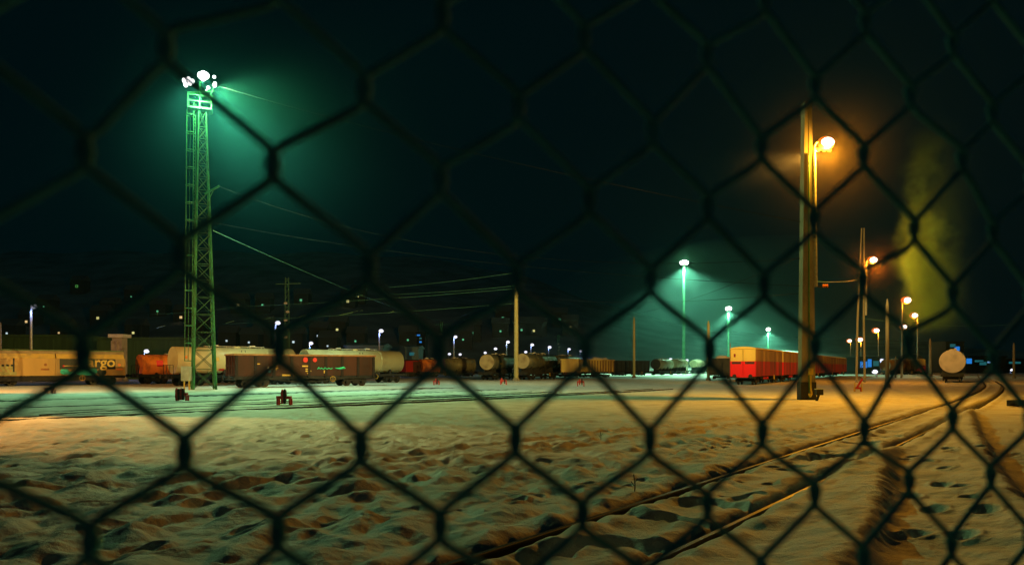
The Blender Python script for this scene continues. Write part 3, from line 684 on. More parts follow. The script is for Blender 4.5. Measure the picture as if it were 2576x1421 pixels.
for i in range(4):
    a, b = cr[i], cr[(i + 1) % 4]
    for q_ in (0, .5): c = a.lerp(b, q_); rl.bar(c + Vector((0, 0, ht + .1)), c + Vector((0, 0, ht + 1.2)), .07)
    for z in (.65, 1.2): rl.bar(a + Vector((0, 0, ht + z)), b + Vector((0, 0, ht + z)), .06)
rl.build('railing', M['paintsteel'], pl_)
ab = MB(); ab.bar((.3, -.5, 17.6), (1.75, -.9, 18.2), .14); ab.bar((.45, -.3, 16.9), (1.2, -.75, 17.95), .06); ab.build('bracket_arm', M['paintsteel'], T)
cb = MB(); cb.box((-.98, -1.35, 1.42), (.78, .5, 1.22)); cb.box((-.98, -1.35, 2.06), (.84, .56, .06)); cb.build('control_box', M['box'], T)
cs = MB(); cs.bar((-1.2, -1.3, -.1), (-1.2, -1.3, .8), .1); cs.bar((-.76, -1.3, -.1), (-.76, -1.3, .8), .1); cs.build('box_leg', M['yellowmark'], T)
def flood(parent, c, r, aim, m=M['L_green'], depth=.35):
    c = Vector(c); a = Vector(aim).normalized()
    hs = MB(); hs.path([c - a * depth, c - a * .02], [r * .6, r], 12); h = hs.build('floodlight', M['housing'], parent)
    ln = MB(); ln.path([c - a * .01, c + a * r * .3, c + a * r * .5], [r * .97, r * .75, r * .2], 12); ln.build('lamp_glass', m, h, smooth=True)
    return h
def tp(x, y, dz=0): p = at(x, y, tb.y + dz); return p - Vector((tb.x, tb.y, 0))
mast_ = MB(); mast_.tube((-.35, 0, ht), (-.35, 0, ht + 2.7), .07); mast_.tube((-1.5, .0, ht + 1.7), (.9, .2, ht + 1.9), .06); mast_.tube((-.35, 0, ht + 2.6), (.15, -.4, ht + 2.6), .05); mast_.build('lamp_frame', M['paintsteel'], T)
FS = 1.2
for (x, y, r, aim) in ((463, 203, .20, (-.6, -.8, -.25)), (474, 200, .20, (-.2, -1, -.2)), (483, 205, .18, (.1, -1, -.3)), (467, 213, .20, (-.4, -.9, -.3)), (478, 210, .17, (-.2, -1, -.3)),
                       (505, 190, .27, (-.1, -1, -.3)), (517, 191, .27, (.2, -1, -.3)), (511, 186, .22, (.0, -1, -.2)), (511, 196, .25, (.1, -1, -.3)),
                       (539, 194, .11, (.5, -.8, -.3)), (540, 215, .15, (.7, -.6, -.3)), (541, 211, .13, (.7, -.6, -.3)), (524, 221, .12, (.2, -.9, -.2)), (519, 227, .06, (.2, -.9, -.2))):
    flood(T, tp(x, y, -.5), r * FS, aim)
br = MB(); br.tube((.5, 0, ht + 1.2), (1.1, -.4, ht + 1.25), .04); br.tube((.5, 0, ht + 1.2), (1.05, -.4, ht + 2.0), .04); br.build('lamp_frame', M['paintsteel'], T)
PT = 260000
TEAL = (.50, 1.0, .36)
lamp('SPOT', 'floodlight_beam', T, tp(548, 222, -.9), TEAL, PT * 1.25, R(66), .6, (.76, -.60, -.66), .3)
lamp('SPOT', 'floodlight_beam', T, tp(514, 200, -1.4), (.42, 1.0, .5), PT * 1.3, R(84), .9, (.16, -.48, -.86), .3)
lamp('SPOT', 'floodlight_beam', T, tp(530, 222, 1.4), GREEN, PT * 1.7, R(92), .7, (.5, .25, -.83), .3)
lamp('SPOT', 'floodlight_beam', T, tp(466, 222, -1.0), GREEN, PT * .4, R(70), .5, (-.50, -.15, -.85), .3)
lamp('POINT', 'floodlight_glow', T, tp(508, 246, -1.6), (.45, 1.0, .40), PT * .14, radius=.2)

# --- far floodlight masts
def far_mast(label, x, ylamp, d, lampz, power, parts=True, r=.45, base_w=.2, spread=1.0):
    X = (x - CX) / F * d; t = thing('floodlight_mast', label, 'floodlight mast', (X, d, 0), 0, 'distant floodlight masts')
    z = H + (HY - ylamp) / F * d
    b = MB()
    for i in range(4):
        a = math.pi / 4 + i * math.pi / 2 + .3; b.bar((base_w * 2 * math.cos(a), base_w * 2 * math.sin(a), 0), (base_w * math.cos(a), base_w * math.sin(a), z - .8), .12)
    b.build('mast', M['paintsteel'], t)
    br = MB(); n = int(z / 2.0)
    for k in range(n):
        for i in range(4):
            a = math.pi / 4 + i * math.pi / 2 + .3; c = a + math.pi / 2; r0 = base_w * (2 - k / n); r1 = base_w * (2 - (k + 1) / n); z0 = (z - .8) * k / n; z1 = (z - .8) * (k + 1) / n
            br.bar((r0 * math.cos(a), r0 * math.sin(a), z0), (r1 * math.cos(c), r1 * math.sin(c), z1), .07)
    br.build('bracing', M['paintsteel'], t)
    MB().box((0, 0, z - .7), (2.2 * spread, 1.2, .16)).build('platform', M['dark'], t)
    for q_ in (-1, -.35, .35, 1): flood(t, (q_ * 1.35 * spread, -.7, z + (.25 if abs(q_) < .5 else 0)), r, (q_ * .5, -.8, -.45), M['L_green'], .5)
    lamp('SPOT', 'floodlight_beam', t, (0, -1.0, z - 1.3), (.42, 1.0, .62), power, R(124), .4, (0, -.25, -1), .5)
    lamp('POINT', 'floodlight_glow', t, (0, -1.5, z + .2), (.45, 1.0, .45), power * .03, radius=.5)
    return t
fm = far_mast('tall far floodlight mast with a bright green halo above the tank wagons', 1720, 662, 218, 33, 2400000, r=.62, spread=.55)
MB().box((.0, -1.6, 1.5), (1.7, .8, 2.6)).build('control_box', M['box'], fm)
far_mast('middle distant floodlight mast glowing above the red and cream wagon', 1832, 777, 330, 33, 2600000, r=.85, spread=.5)
far_mast('right distant floodlight mast, small and round, above the red and cream wagon', 1932, 829, 420, 26, 2600000, r=.9, spread=.35)
far_mast('low distant floodlight mast left of the tall far mast', 1678, 858, 470, 20, 2200000, r=1.0, spread=.35)

# --- poles
def pole(label, x, ytop, ybase, wpx, m=M['wood'], tip=True, name='utility_pole', side=4):
    p = g(x, ybase); d = p.y; h = (ybase - ytop) / F * d; r = wpx / F * d / 2
    t = thing(name, label, 'pole', (p.x, p.y, 0), 0, 'bare poles in the yard')
    pts = [(0, 0, -.2), (0, 0, h * .75), (0, 0, h * .93), (0, 0, h)]
    MB().path(pts, [r * 1.0, r * .85, r * .75, r * .25 if tip else r * .6], 10).build('shaft', m, t, smooth=True)
    MB().path([(0, 0, -.2), (0, 0, .25), (0, 0, .4)], [r * 1.6, r * 1.5, r * 1.1], 10).build('footing', M['concrete'], t)
    return t
pole('bare tapering concrete pole standing among the dark tank wagons', 1298.5, 717, 957.5, 12, M['palecon'])
pole('thin tall olive pole between the low black wagon and far mast', 1595, 796, 950, 7, M['palecon'])
pole('short pale pointed pole left of the red and cream wagon', 1782, 806, 957, 8.5, M['palecon'])
pole('very thin pole behind the near end of the red and cream wagon', 1837, 862, 962, 3.2, M['wood'])
pole('slim olive concrete pole with a dark foot, left of the brown tank wagon', 2232, 752, 973.5, 10, M['concrete'])
pole('orange lit pointed pole in front of the far red wagon', 2340, 851, 947, 7, M['concrete'])
pole('lone thin pole at the far right edge of the yard', 2550.5, 862, 951, 6, M['concrete'])
pole('left one of two thin posts behind the slim olive pole', 2253, 895, 950, 3.0, M['wood'], False)
pole('right one of two thin posts behind the slim olive pole', 2267, 895, 950, 3.0, M['wood'], False)
pole('thin pale pole cut by the left picture edge above the cream wagon', 1.5, 810, 962, 5, M['concrete'])

# --- sodium lamps
def lamp_head(parent, c, r, side, m=M['L_sodium'], tilt=-.2):
    c = Vector(c); hd = MB(); hd.ball((c.x, c.y, c.z + r * .25), r, 1.5, 1.0, .5, 14, 8); h = hd.build('lamp_head', M['housing'], parent, smooth=True)
    rm = MB(); rm.ball((c.x, c.y, c.z + r * .02), r * .92, 1.5, 1.02, .45, 14, 8); 
    gl = MB(); gl.ball((c.x, c.y - .05, c.z - r * .05), r * 1.12, 1.22, 1.05, .88, 16, 10); gl.build('lamp_glass', m, h, smooth=True)
    if m is M['L_sodium']: rb = MB(); rb.ball((c.x, c.y + .25 * r, c.z), r * 1.42, 1.2, .9, .9, 16, 10); rb.build('glow_shell', M['L_amber'], h, smooth=True)  # glowing shell added as the lamp's orange halo
    return h
# big concrete mast
bm_ = g(2029, 1005); BM = thing('concrete_mast', 'tall thick concrete mast carrying the bright orange lamp, right', 'mast', (bm_.x, bm_.y, 0))
db = bm_.y; hz = H + (HY - 259) / F * db
sf = MB()
for sx, w0, w1 in ((-1, .36, .20), (1, .36, .20)):
    vs = []
    for z, w_, o_ in ((-.3, w0, .27), (hz, w1, .12)):
        c = sx * o_; vs += [(c - w_ / 2, -.3, z), (c + w_ / 2, -.3, z), (c + w_ / 2, .3, z), (c - w_ / 2, .3, z)]
    sf.add(vs, [(3, 2, 1, 0), (4, 5, 6, 7), (0, 1, 5, 4), (1, 2, 6, 5), (2, 3, 7, 6), (3, 0, 4, 7)])
sf.add([(-.2, -.25, -.3), (.2, -.25, -.3), (.2, .25, -.3), (-.2, .25, -.3), (-.08, -.25, hz - .05), (.08, -.25, hz - .05), (.08, .25, hz - .05), (-.08, .25, hz - .05)], [(3, 2, 1, 0), (4, 5, 6, 7), (0, 1, 5, 4), (1, 2, 6, 5), (2, 3, 7, 6), (3, 0, 4, 7)])
sf.build('shaft', M['concrete'], BM)
MB().box((0, 0, .3), (.95, .66, 1.6)).build('dark_base', M['stone'], BM)  # dark box round the foot of the shaft
MB().tube((.02, -.36, .1), (.0, -.34, 15.2), .035).build('conduit', M['paintsteel'], BM)
jb = MB(); jb.box((.08, -.42, 1.75), (.26, .2, .42)); jb.build('junction_box', M['yellowpost'], BM)
MB().path([(.08, -.42, 1.5), (.06, -.5, .8), (.12, -.46, .35), (.0, -.5, .3)], [.06, .05, .07, .14], 8).build('cable_tail', M['yellowpost'], BM)
lz = H + (HY - 362) / F * db
MB().path([(.46, -.22, 7.0), (.36, -.22, lz - 1.0), (.35, -.22, lz - .25), (.5, -.22, lz + .0), (.85, -.25, lz + .1)], [.13, .12, .09, .06, .05], 10).build('lamp_pipe', M['steel'], BM)
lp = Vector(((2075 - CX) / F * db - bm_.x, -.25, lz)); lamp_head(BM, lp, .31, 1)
MB().bar((.4, 0, 7.05), (1.35, -.1, 6.95), .08).build('bracket_arm', M['dark'], BM)
ins = MB()
for x in (1.0, 1.12, 1.24): ins.ball((x, -.1, 7.05), .10, .5, 1, 1, 10, 6)
ins.build('insulator', M['orangemark'], BM)
lamp('POINT', 'sodium_light', BM, lp + Vector((.1, -.1, -.75)), (1.0, .41, .02), 150000, radius=.3)
MB().bar((.3, .25, lz - .1), (.9, 1.25, lz - .1), .07).build('added_beam_bracket', M['dark'], BM)
for az, el, pw, cone in ((-57, -5, 1150000, 44), (-22, -3, 1300000, 46), (12, -4, 850000, 46), (40, -3, 700000, 40)):  # heads, bracket and beams added behind the mast to light the wagons
    flood(BM, lp + Vector((-.1 + .012 * (az + 24), 1.15, -.1)), .16, (math.sin(R(az)), math.cos(R(az)), -.05))
    lamp('SPOT', 'added_sodium_beam', BM, lp + Vector((0, 1.5, -.3)), (1.0, .64, .15), pw, R(cone), .9, (math.sin(R(az)), math.cos(R(az)), math.tan(R(el))), .2)
# steel mast behind
sm = g(2165, 961.5); SM = thing('steel_lattice_mast', 'narrow two legged steel mast with an orange lamp behind the concrete mast', 'mast', (sm.x, sm.y, 0))
ds_ = sm.y; hz2 = H + (HY - 574) / F * ds_
for s in (-1, 1): MB().path([(s * .56, 0, -.2), (s * .42, 0, hz2 * .4), (s * .16 + .3, 0, hz2)], [.17, .14, .09], 6).build('leg', M['wood'], SM)
b = MB(); n = 16
for k in range(n):
    f0, f1 = k / n, (k + 1) / n; w0, w1 = .52 - .36 * f0, .52 - .36 * f1; c0 = .3 * max(0, (f0 - .4) / .6); c1 = .3 * max(0, (f1 - .4) / .6); s = 1 if k % 2 else -1
    b.bar((c0 - s * w0, 0, hz2 * f0), (c1 + s * w1, 0, hz2 * f1), .05)
b.build('bracing', M['dark'], SM)
lz2 = H + (HY - 655) / F * ds_; lp2 = Vector(((2193 - CX) / F * ds_ - sm.x, -.3, lz2))
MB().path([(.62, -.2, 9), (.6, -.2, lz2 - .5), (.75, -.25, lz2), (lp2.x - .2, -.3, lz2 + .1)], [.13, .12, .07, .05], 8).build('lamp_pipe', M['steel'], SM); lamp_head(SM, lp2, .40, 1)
lamp('POINT', 'sodium_light', SM, lp2 + Vector((.1, -.1, -.9)), (1, .32, .015), 80000, radius=.3)
# receding lamps
def sod_lamp(label, x, y, d, px, pdx, r, power, m=M['L_sodium'], colr=SOD, grp='orange yard lamps receding along the curved track'):
    X = (x - CX) / F * d; z = H + (HY - y) / F * d; P0 = X + pdx / F * d
    t = thing('yard_lamp', label, 'lamp post', (P0, d, 0), 0, grp)
    MB().path([(0, 0, -.2), (0, 0, z * .5), (0, 0, z - .5), ((X - P0) * .4, 0, z + .1), ((X - P0) * .85, 0, z + .15)], [.22, .17, .13, .1, .08], 8).build('post', M['steel'], t)
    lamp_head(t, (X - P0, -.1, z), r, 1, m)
    if power: lamp('POINT', 'sodium_light', t, (X - P0, -.1, z - r * 1.2 - .6), colr, power, radius=.4)
    return t
sod_lamp('orange yard lamp, highest of the small receding ones beside the plume', 2280, 755, 154, 0, -11, .62, 26000)
sod_lamp('orange yard lamp just below and right of the highest small one', 2299, 793, 197, 0, 9, .70, 26000)
sod_lamp('orange yard lamp over the gap between olive pole and plume', 2273, 822, 255, 0, 7, .75, 20000)
sod_lamp('orange yard lamp close to the left of the slim olive pole', 2203, 831, 283, 0, 7, .85, 22000)
sod_lamp('orange white yard lamp low between the legs of the steel mast', 2162, 854, 330, 0, 4, .95, 20000)
sod_lamp('faint white yard lamp left of the steel mast', 2136, 857, 360, 0, 4, .75, 9000)
gl = sod_lamp('low bright white lamp near the ground right of the steel mast', 2200, 934.5, 150, 0, 5, .42, 0, M['L_blue'], BLUE, 'low white lamps')
# lamps out of the picture on the left whose orange light falls on the snow and wagons
for lab, (x, d, z), aim, pw, sz in (('sodium lamp post beside the tracks left of the cream wagon track', (-27.0, 31.0, 9.0), (.80, -.42, -.58), 62000, R(38)), ('sodium lamp post by the cream wagon beyond the left picture edge', (-49.0, 55.0, 12.0), (.25, .85, -.40), 85000, R(115))):
    t = thing('yard_lamp', lab, 'lamp post', (x, d, 0), 0, 'orange yard lamps by the left tracks')
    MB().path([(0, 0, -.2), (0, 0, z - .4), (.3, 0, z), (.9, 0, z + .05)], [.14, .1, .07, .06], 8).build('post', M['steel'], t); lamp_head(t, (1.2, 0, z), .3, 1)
    lamp('SPOT', 'sodium_light', t, (1.2, 0, z - .5), (1, .41, .08), pw * 2.2, sz, .25, aim, .06)

# --- blue white street lamps
def blue_lamp(label, x, y, d, r, power, lean=1.0, ps=.12):
    p = at(x, y, d); t = thing('street_lamp', label, 'street lamp', (p.x - .35 * lean, d, 0), 0, 'blue white street lamps behind the trains')
    MB().path([(0, 0, -.2), (0, 0, p.z - .6), (.1 * lean, 0, p.z), (.3 * lean, 0, p.z + .1)], [ps, ps * .7, ps * .55, ps * .5], 8).build('post', M['steel'], t)
    lamp_head(t, (.45 * lean, -.05, p.z), r * .85, 1, M['L_blue'])
    if power: lamp('POINT', 'street_light', t, (.35 * lean, -.45, p.z - .8), BLUE, power, radius=.2)
for a in (('blue white street lamp on a pale post above the cream wagon', 85, 771, 98, .36, 2200, 1, .20), ('blue white street lamp just left of the lattice pylon', 698, 812, 133, .42, 2600, 1, .24), ('blue white street lamp over the pale warehouse roof', 958, 832, 162, .46, 2600, 1, .22), ('blue white street lamp right of the far lattice pylon by the orange tank', 1145, 847, 193, .42, 2600, 1, .24),
          ('blue white street lamp just left of the bare concrete pole', 1277, 860, 229, .5, 2200, 1, .25), ('blue white street lamp just right of the bare concrete pole', 1338, 867, 256, .55, 2200, 1, .25), ('blue white street lamp above the third dark tank', 1382, 873, 281, .6, 1800, 1, .25), ('blue white street lamp above the tan yellow end on wagon', 1431, 878, 317, .6, 1500, 1, .25),
          ('pinkish street lamp beside the fence knot over the tan wagons', 1461, 883, 354, .7, 1500, 1, .25), ('small street lamp above the snow heaped tan wagon', 1492, 884, 390, .55, 0, 1, .22), ('small street lamp left of the thin tall olive pole', 1530, 890, 400, .6, 0, 1, .22), ('small street lamp high over the low black wagon', 1560, 871, 420, .5, 0, 1, .2), ('small street lamp just right of the thin tall olive pole', 1607, 880, 420, .5, 0, 1, .2),
          ('small street lamp low between olive pole and low halo mast', 1642, 888, 420, .45, 0, 1, .2), ('low blue white lamp behind the orange tank by the cream wagon', 368, 883, 120, .36, 1800, 1, .12), ('low blue white lamp beneath a bluish halo above the white tanks', 782, 863, 200, .5, 5000, 1, .15), ('white lamp directly over the grey tanks by the far mast', 1686, 904, 300, .7, 0, 1, .2), ('white lamp leaning at the foot of the far mast', 1727, 906, 300, .6, 0, 1, .2), ('blue lamp over the shed left of slim olive pole', 2217, 906, 250, .65, 1500, 1, .2), ('small blue lamp at the far right dark buildings', 2544, 930, 260, .5, 300, 1, .15)):
    blue_lamp(*a)
for i, (x, y, d, r, lb) in enumerate(((1322, 885, 300, .55, 'tiny white lamp behind the bare concrete pole'), (1220, 887, 290, .5, 'tiny white lamp above the first dark tank'), (1130, 890, 290, .55, 'tiny white lamp beside the stacked blue windows'), (1157, 891, 290, .5, 'tiny white lamp right of the street lamp by the orange tank'), (1246, 877, 300, .6, 'pale white lamp up left of the bare concrete pole street lamps'))):
    blue_lamp(lb, x, y, d, r, 0, 1, .1)

# --- lattice pylons in the middle distance
def pylon(label, x, ytop, d, w, arm=True):
    X = (x - CX) / F * d; z = H + (HY - ytop) / F * d; t = thing('lattice_pylon', label, 'pylon', (X, d, 0), .3, 'lattice pylons behind the trains')
    b = MB(); br = MB(); n = 18
    for i in range(4):
        a = math.pi / 4 + i * math.pi / 2; b.bar((w * 1.25 * math.cos(a), w * 1.25 * math.sin(a), 0), (w * .8 * math.cos(a), w * .8 * math.sin(a), z), .12)
        for k in range(n):
            c = a + math.pi / 2; r0 = w * (1.25 - .45 * k / n); r1 = w * (1.25 - .45 * (k + 1) / n)
            br.bar((r0 * math.cos(a), r0 * math.sin(a), z * k / n), (r1 * math.cos(c), r1 * math.sin(c), z * (k + 1) / n), .07)
    b.build('frame', M['paintsteel'], t); br.build('bracing', M['paintsteel'], t)
    if arm: MB().bar((-2.2, 0, z * .93), (2.6, 0, z * .945), .14).build('cross_arm', M['paintsteel'], t)
    for k in range(5):
        f = MB(); f.ball((w * (.2 if k % 2 else -.5), -w * 1.1, z * (.30 + .085 * k) + 2), .22 + .0006 * d, 1.3, .5, .8, 8, 6); f.build('glint_blob', M['whitemark'], t)  # pale blobs painting in light reflected off the pylon
    return t
pylon('lattice pylon with a cross arm above the red brown open wagon', 722, 698, 148, .55)
pylon('far lattice pylon above the small orange tank in the middle', 1110, 808, 250, .6)
pylon('far lattice pylon above the tan yellow end on wagon', 1405, 842, 360, .7)

# --- overhead wires
def wire(label, a, b, sag, r=.02, m='cable', n=24):
    pts = [a.lerp(b, k / n) - Vector((0, 0, 4 * sag * (k / n) * (1 - k / n))) for k in range(n + 1)]
    return tag(MB().path(pts, r, 5).build('overhead_wire', M[m], smooth=True), label, 'wire', 'overhead wires over the yard')
wire('bright sagging wire from the lattice tower towards the far pylon', at(536, 580, 66), at(1110, 806, 250), 1.2, .028)
wire('dark wire leaving the top of the lattice tower to the right', at(543, 215, 66.5), at(2024, 560, 46), .6, .02, 'darkcable')
wire('thin wire from the mid height of the tower to the concrete mast', at(536, 560, 67), at(2024, 720, 46), .8, .014, 'darkcable')
wire('thin wire from the tower bracket arm across the middle', at(548, 468, 65), at(2020, 650, 46), 2.5, .014, 'darkcable')
def rods(o_, ends, d):  # short pale rods standing in for glints on the overhead gear
    for (xa, ya, xb, yb) in ends: MB().tube(at(xa, ya, d), at(xb, yb, d - 1), .045, .045, 6).build('glint_rod', M['glint'], o_)
def wire2(label, a, b, d, sag=.25, ends=()):
    rods(wire(label, at(a[0], a[1], d), at(b[0], b[1], d - 8), sag, .026), ends, d - 3)
wire2('faint wire from the hillside past the top of the lattice pylon', (560, 773), (1296, 726), 126, .3, ((893, 747, 902, 744), (906, 744, 912, 743), (757, 762, 757, 752)))
wire2('highest faint wire left of the bare pole', (975, 723), (1294, 686), 124, .2)
wire2('faint wire just under the highest one left of the bare pole', (975, 741), (1294, 719), 125, .2)
wire2('long low faint wire crossing behind the lattice pylon', (600, 804), (1296, 763), 128, .3, ((854, 793, 888, 785), (893, 784, 899, 782), (906, 782, 912, 781), (976, 787, 990, 783), (658, 806, 680, 799)))
wire2('faint wire left of the lattice tower over the cream wagon', (380, 790), (600, 772), 120, .2, ((394, 825, 414, 819), (396, 783, 396, 792)))
wire2('short low wire between tower and lattice pylon', (560, 815), (780, 795), 126, .2, ((568, 813, 588, 807), (745, 800, 768, 793)))
wire('faint wire rising from the far pylon to the bare pole', at(1113, 809, 246), at(1297, 735, 113), .6, .03)
wire('wire between the concrete mast and the steel mast', at(2046, 708, 46), at(2168, 700, 98), .2, .02)
wire('dark wire crossing the green halo of the far mast', at(1298, 735, 113), at(2010, 738, 46), 1.0, .012, 'darkcable')
wire('contact wire behind the far mast above the red wagon', at(1500, 790, 160), at(2028, 640, 46), 1.6, .012, 'darkcable')
wire('low wire from steel mast over the slim olive pole to the right', at(2168, 800, 98), at(2560, 815, 110), .6, .016)

# --- brake shoe racks
def rack(label, x, ybase, shoes, width=.75, full=True, tall=.42):
    p = g(x, ybase); t = thing('brake_shoe_rack', label, 'brake shoe rack', (p.x, p.y, gz(p.x, p.y)), R(-12), 'red brake shoe racks in the snow'); w_ = width / 2
    fr = MB(); fr.box((0, 0, tall), (width, .12, .12)); fr.box((0, -.1, tall - .02), (width, .04, .16))
    fr.build('beam', M['rackred'], t)
    for s in (-1, 1): l = MB(); l.box((s * (w_ - .05), -.06, tall / 2 - .05), (.09, .09, tall + .05)); l.box((s * (w_ - .05), .14, tall / 2 - .08), (.07, .07, tall)); l.build('leg', M['rackred'], t)
    for k, (sx, ln) in enumerate(shoes):
        b = MB(); y0 = -.14
        b.add([(sx - .035, y0, tall - .36), (sx + .06, y0, tall - .36), (sx + .10, y0, tall + .10), (sx + .07, y0, tall + .30 * ln), (sx, y0, tall + .36 * ln), (sx - .07, y0, tall + .2 * ln)] + [(sx - .035, y0 + .12, tall - .36), (sx + .06, y0 + .12, tall - .36), (sx + .10, y0 + .12, tall + .10), (sx + .07, y0 + .12, tall + .30 * ln), (sx, y0 + .12, tall + .36 * ln), (sx - .07, y0 + .12, tall + .2 * ln)],
              [(0, 1, 2, 3, 4, 5), (11, 10, 9, 8, 7, 6)] + [(i, i + 6, (i + 1) % 6 + 6, (i + 1) % 6) for i in range(6)])
        b.build('brake_shoe', M['shoe'] if k % 2 else M['rackred'], t)
    return t
rack('red brake shoe rack with four shoes in front of the lattice tower', 458, 1008, ((-.32, .95), (-.16, .85), (.0, .95), (.12, .9)))
rack('red brake shoe rack with two leaning shoes below the red brown open wagon', 715, 1018, ((-.07, 1.15), (.07, 1.2)), .82)
rack('red brake shoe rack with one dark round shoe at the far left', 125, 990, ((.26, .6),), .8, True, .4)
rack('tiny red brake shoe rack below the small orange tank in the middle', 1098, 968, ((-.05, .9), (.1, .7)), .7)
rack('tiny red brake shoe rack just left of the bare concrete pole foot', 1266.5, 967.5, ((-.2, .9), (.15, .7)), .75, True, .5)
rack('tiny red brake shoe rack below the tan yellow wagon', 1461, 971.5, ((-.12, .8), (.12, 1.0)), .75, True, .5)
st = rack('red and yellow lever stand at the foot of the steel mast', 2158, 985, (), .6, True, .3)
MB().bar((-.15, -.15, .25), (.32, -.1, 1.05), .12).build('red_lever', M['rackred'], st)
for s in (-1, 1): MB().bar((s * .3, -.15, -.2), (s * .26, -.15, .75), .07).build('yellow_leg', M['yellowpost'], st)
# small signal box by the mast, point box at right edge
p = g(2058, 1008); sb = thing('signal_box', 'small dark box on a leaning post beside the concrete mast', 'signal box', (p.x, p.y, 0))
MB().bar((-.12, 0, -.1), (.05, 0, .4), .12).build('post', M['stone'], sb); MB().box((.06, 0, .52), (.4, .3, .34)).build('case', M['stone'], sb); MB().box((.06, 0, .71), (.44, .34, .04)).build('lid', M['box'], sb)
p = g(2558, 1022); pb_ = thing('point_machine', 'low dark iron point machine lying in the snow at the right edge', 'point machine', (p.x, p.y, 0), .6)
MB().box((0, 0, .18), (1.1, .5, .3)).build('case', M['stone'], pb_); MB().box((-.75, 0, .1), (.5, .12, .1)).build('throw_bar', M['stone'], pb_)
# dry stalks
for i, (x, y) in enumerate(((1596, 1250), (1511, 1112))):
    p = g(x, y); k = MB(); z0 = gz(p.x, p.y)
    k.path([(0, 0, -.05), (.01, 0, .1), (-.01, .01, .26)], .008, 5); k.path([(.0, 0, .12), (.05, 0, .2)], .005, 5); k.path([(.0, 0, .08), (-.05, .01, .15)], .005, 5)
    tag(k.build('dry_stalk', M['weed'], None, (p.x, p.y, z0)), ('dry weed stalk poking out of the snow near the front rail', 'dry weed stalk beside the tyre ruts farther back')[i], 'weed')

# ------------------------------------------------------------------ background buildings
def building(name, label, x0, x1, ytop, d, depth, wall, roofm, wins=(), roofh=.4, slope=0):
    X0 = (x0 - CX) / F * d; X1 = (x1 - CX) / F * d; z = H + (HY - ytop) / F * d; w_ = X1 - X0
    t = thing(name, label, 'building', ((X0 + X1) / 2, d + depth / 2, 0))
    b = MB().box((0, 0, z / 2), (w_, depth, z))
    n = max(2, int(w_ / 3))
    for i in range(n + 1): b.box((-w_ / 2 + w_ * i / n, -depth / 2 - .04, z / 2 - .2), (.25, .14, z - .5))
    b.build('wall', wall, t)
    MB().prism_x([(-depth / 2 - .4, z + .01), (depth / 2 + .4, z + .01), (depth / 2 + .4, z + roofh), (0, z + roofh + slope), (-depth / 2 - .4, z + roofh)], -w_ / 2 - .4, w_ / 2 + .4).build('roof', roofm, t)
    for (wx, wy, ww, wh, m) in wins:
        p = at(wx, wy, d); o = MB(); o.box((p.x - t.location.x, -depth / 2 - .12, p.z), (ww / F * d, .12, wh / F * d)); f = o.build('window', M[m], t)
        fr = MB(); hw_, hh_ = ww / F * d / 2, wh / F * d / 2
        for s in (-1, 1): fr.box((p.x - t.location.x + s * (hw_ + .06), -depth / 2 - .13, p.z), (.12, .2, hh_ * 2 + .24)); fr.box((p.x - t.location.x, -depth / 2 - .13, p.z + s * (hh_ + .06)), (hw_ * 2, .2, .12))
        fr.build('window_frame', wall, f)
    return t
building('storage_shed', 'long dark green shed behind the cream wagon, left one', -60, 182, 847, 132, 10, M['hedge'], M['hedge'])
building('storage_shed', 'long dark green shed behind the orange tank, right one', 246, 472, 854, 130, 10, M['hedge'], M['hedge'])
hu = building('relay_hut', 'narrow pale hut rising behind the right end of the cream wagon', 282, 306, 849, 108, 1.6, M['hut'], M['whitemark'], (), .5)
building('warehouse', 'low warehouse with a pale blue roof behind the white tanks', 868, 962, 873, 205, 14, M['tealroof'], M['tealroof'], (), .5, .8)
building('warehouse', 'dim blue warehouse behind the small red wagon', 1021, 1052, 876, 215, 12, M['tealroof'], M['tealroof'], ((1036, 890, 12, 8, 'L_wint'),), .5, .5)
building('tower_block', 'dark block with a column of small blue lit windows', 1049, 1068, 838, 240, 9, M['darkwall'], M['darkwall'], [(1053, 843, 8, 3.2, 'L_winb')] + [(1058, y_, 6, 4.0, mm) for y_, mm in ((851, 'L_wint'), (860, 'L_winb'), (876, 'L_winbp'), (884, 'L_winb'), (892, 'L_winbp'), (899, 'L_winbp'))])
building('depot_building', 'depot with glowing blue panels for its lit walls, right of the steel mast', 2158, 2212, 900, 240, 10, M['darkwall'], M['darkwall'], ((2172, 917, 18, 16, 'L_winb'), (2187, 913, 10, 20, 'L_winb'), (2168, 918, 4, 12, 'L_winbp'), (2203, 914, 15, 13, 'L_wint')))  # glowing panels added where blue lamps light the walls
building('office_building', 'dark building with two blue lit windows above the end on tank', 2380, 2424, 861, 260, 10, M['darkwall'], M['darkwall'], ((2396, 869, 14, 8, 'L_wint'), (2407, 877, 13, 11, 'L_winb')))
building('depot_building', 'far right depot with a row of teal and blue windows', 2430, 2530, 898, 250, 12, M['darkwall'], M['darkwall'], ((2437, 908, 14, 13, 'L_winb'), (2462, 908, 22, 5, 'L_wint'), (2472, 914, 18, 8, 'L_wint'), (2487, 911, 8, 4, 'L_winbp')))
building('depot_building', 'low dark depot at the right picture edge with a blue strip window', 2532, 2620, 905, 270, 12, M['darkwall'], M['darkwall'], ((2552, 912, 30, 5, 'L_wint'), (2590, 915, 14, 5, 'L_winb')))
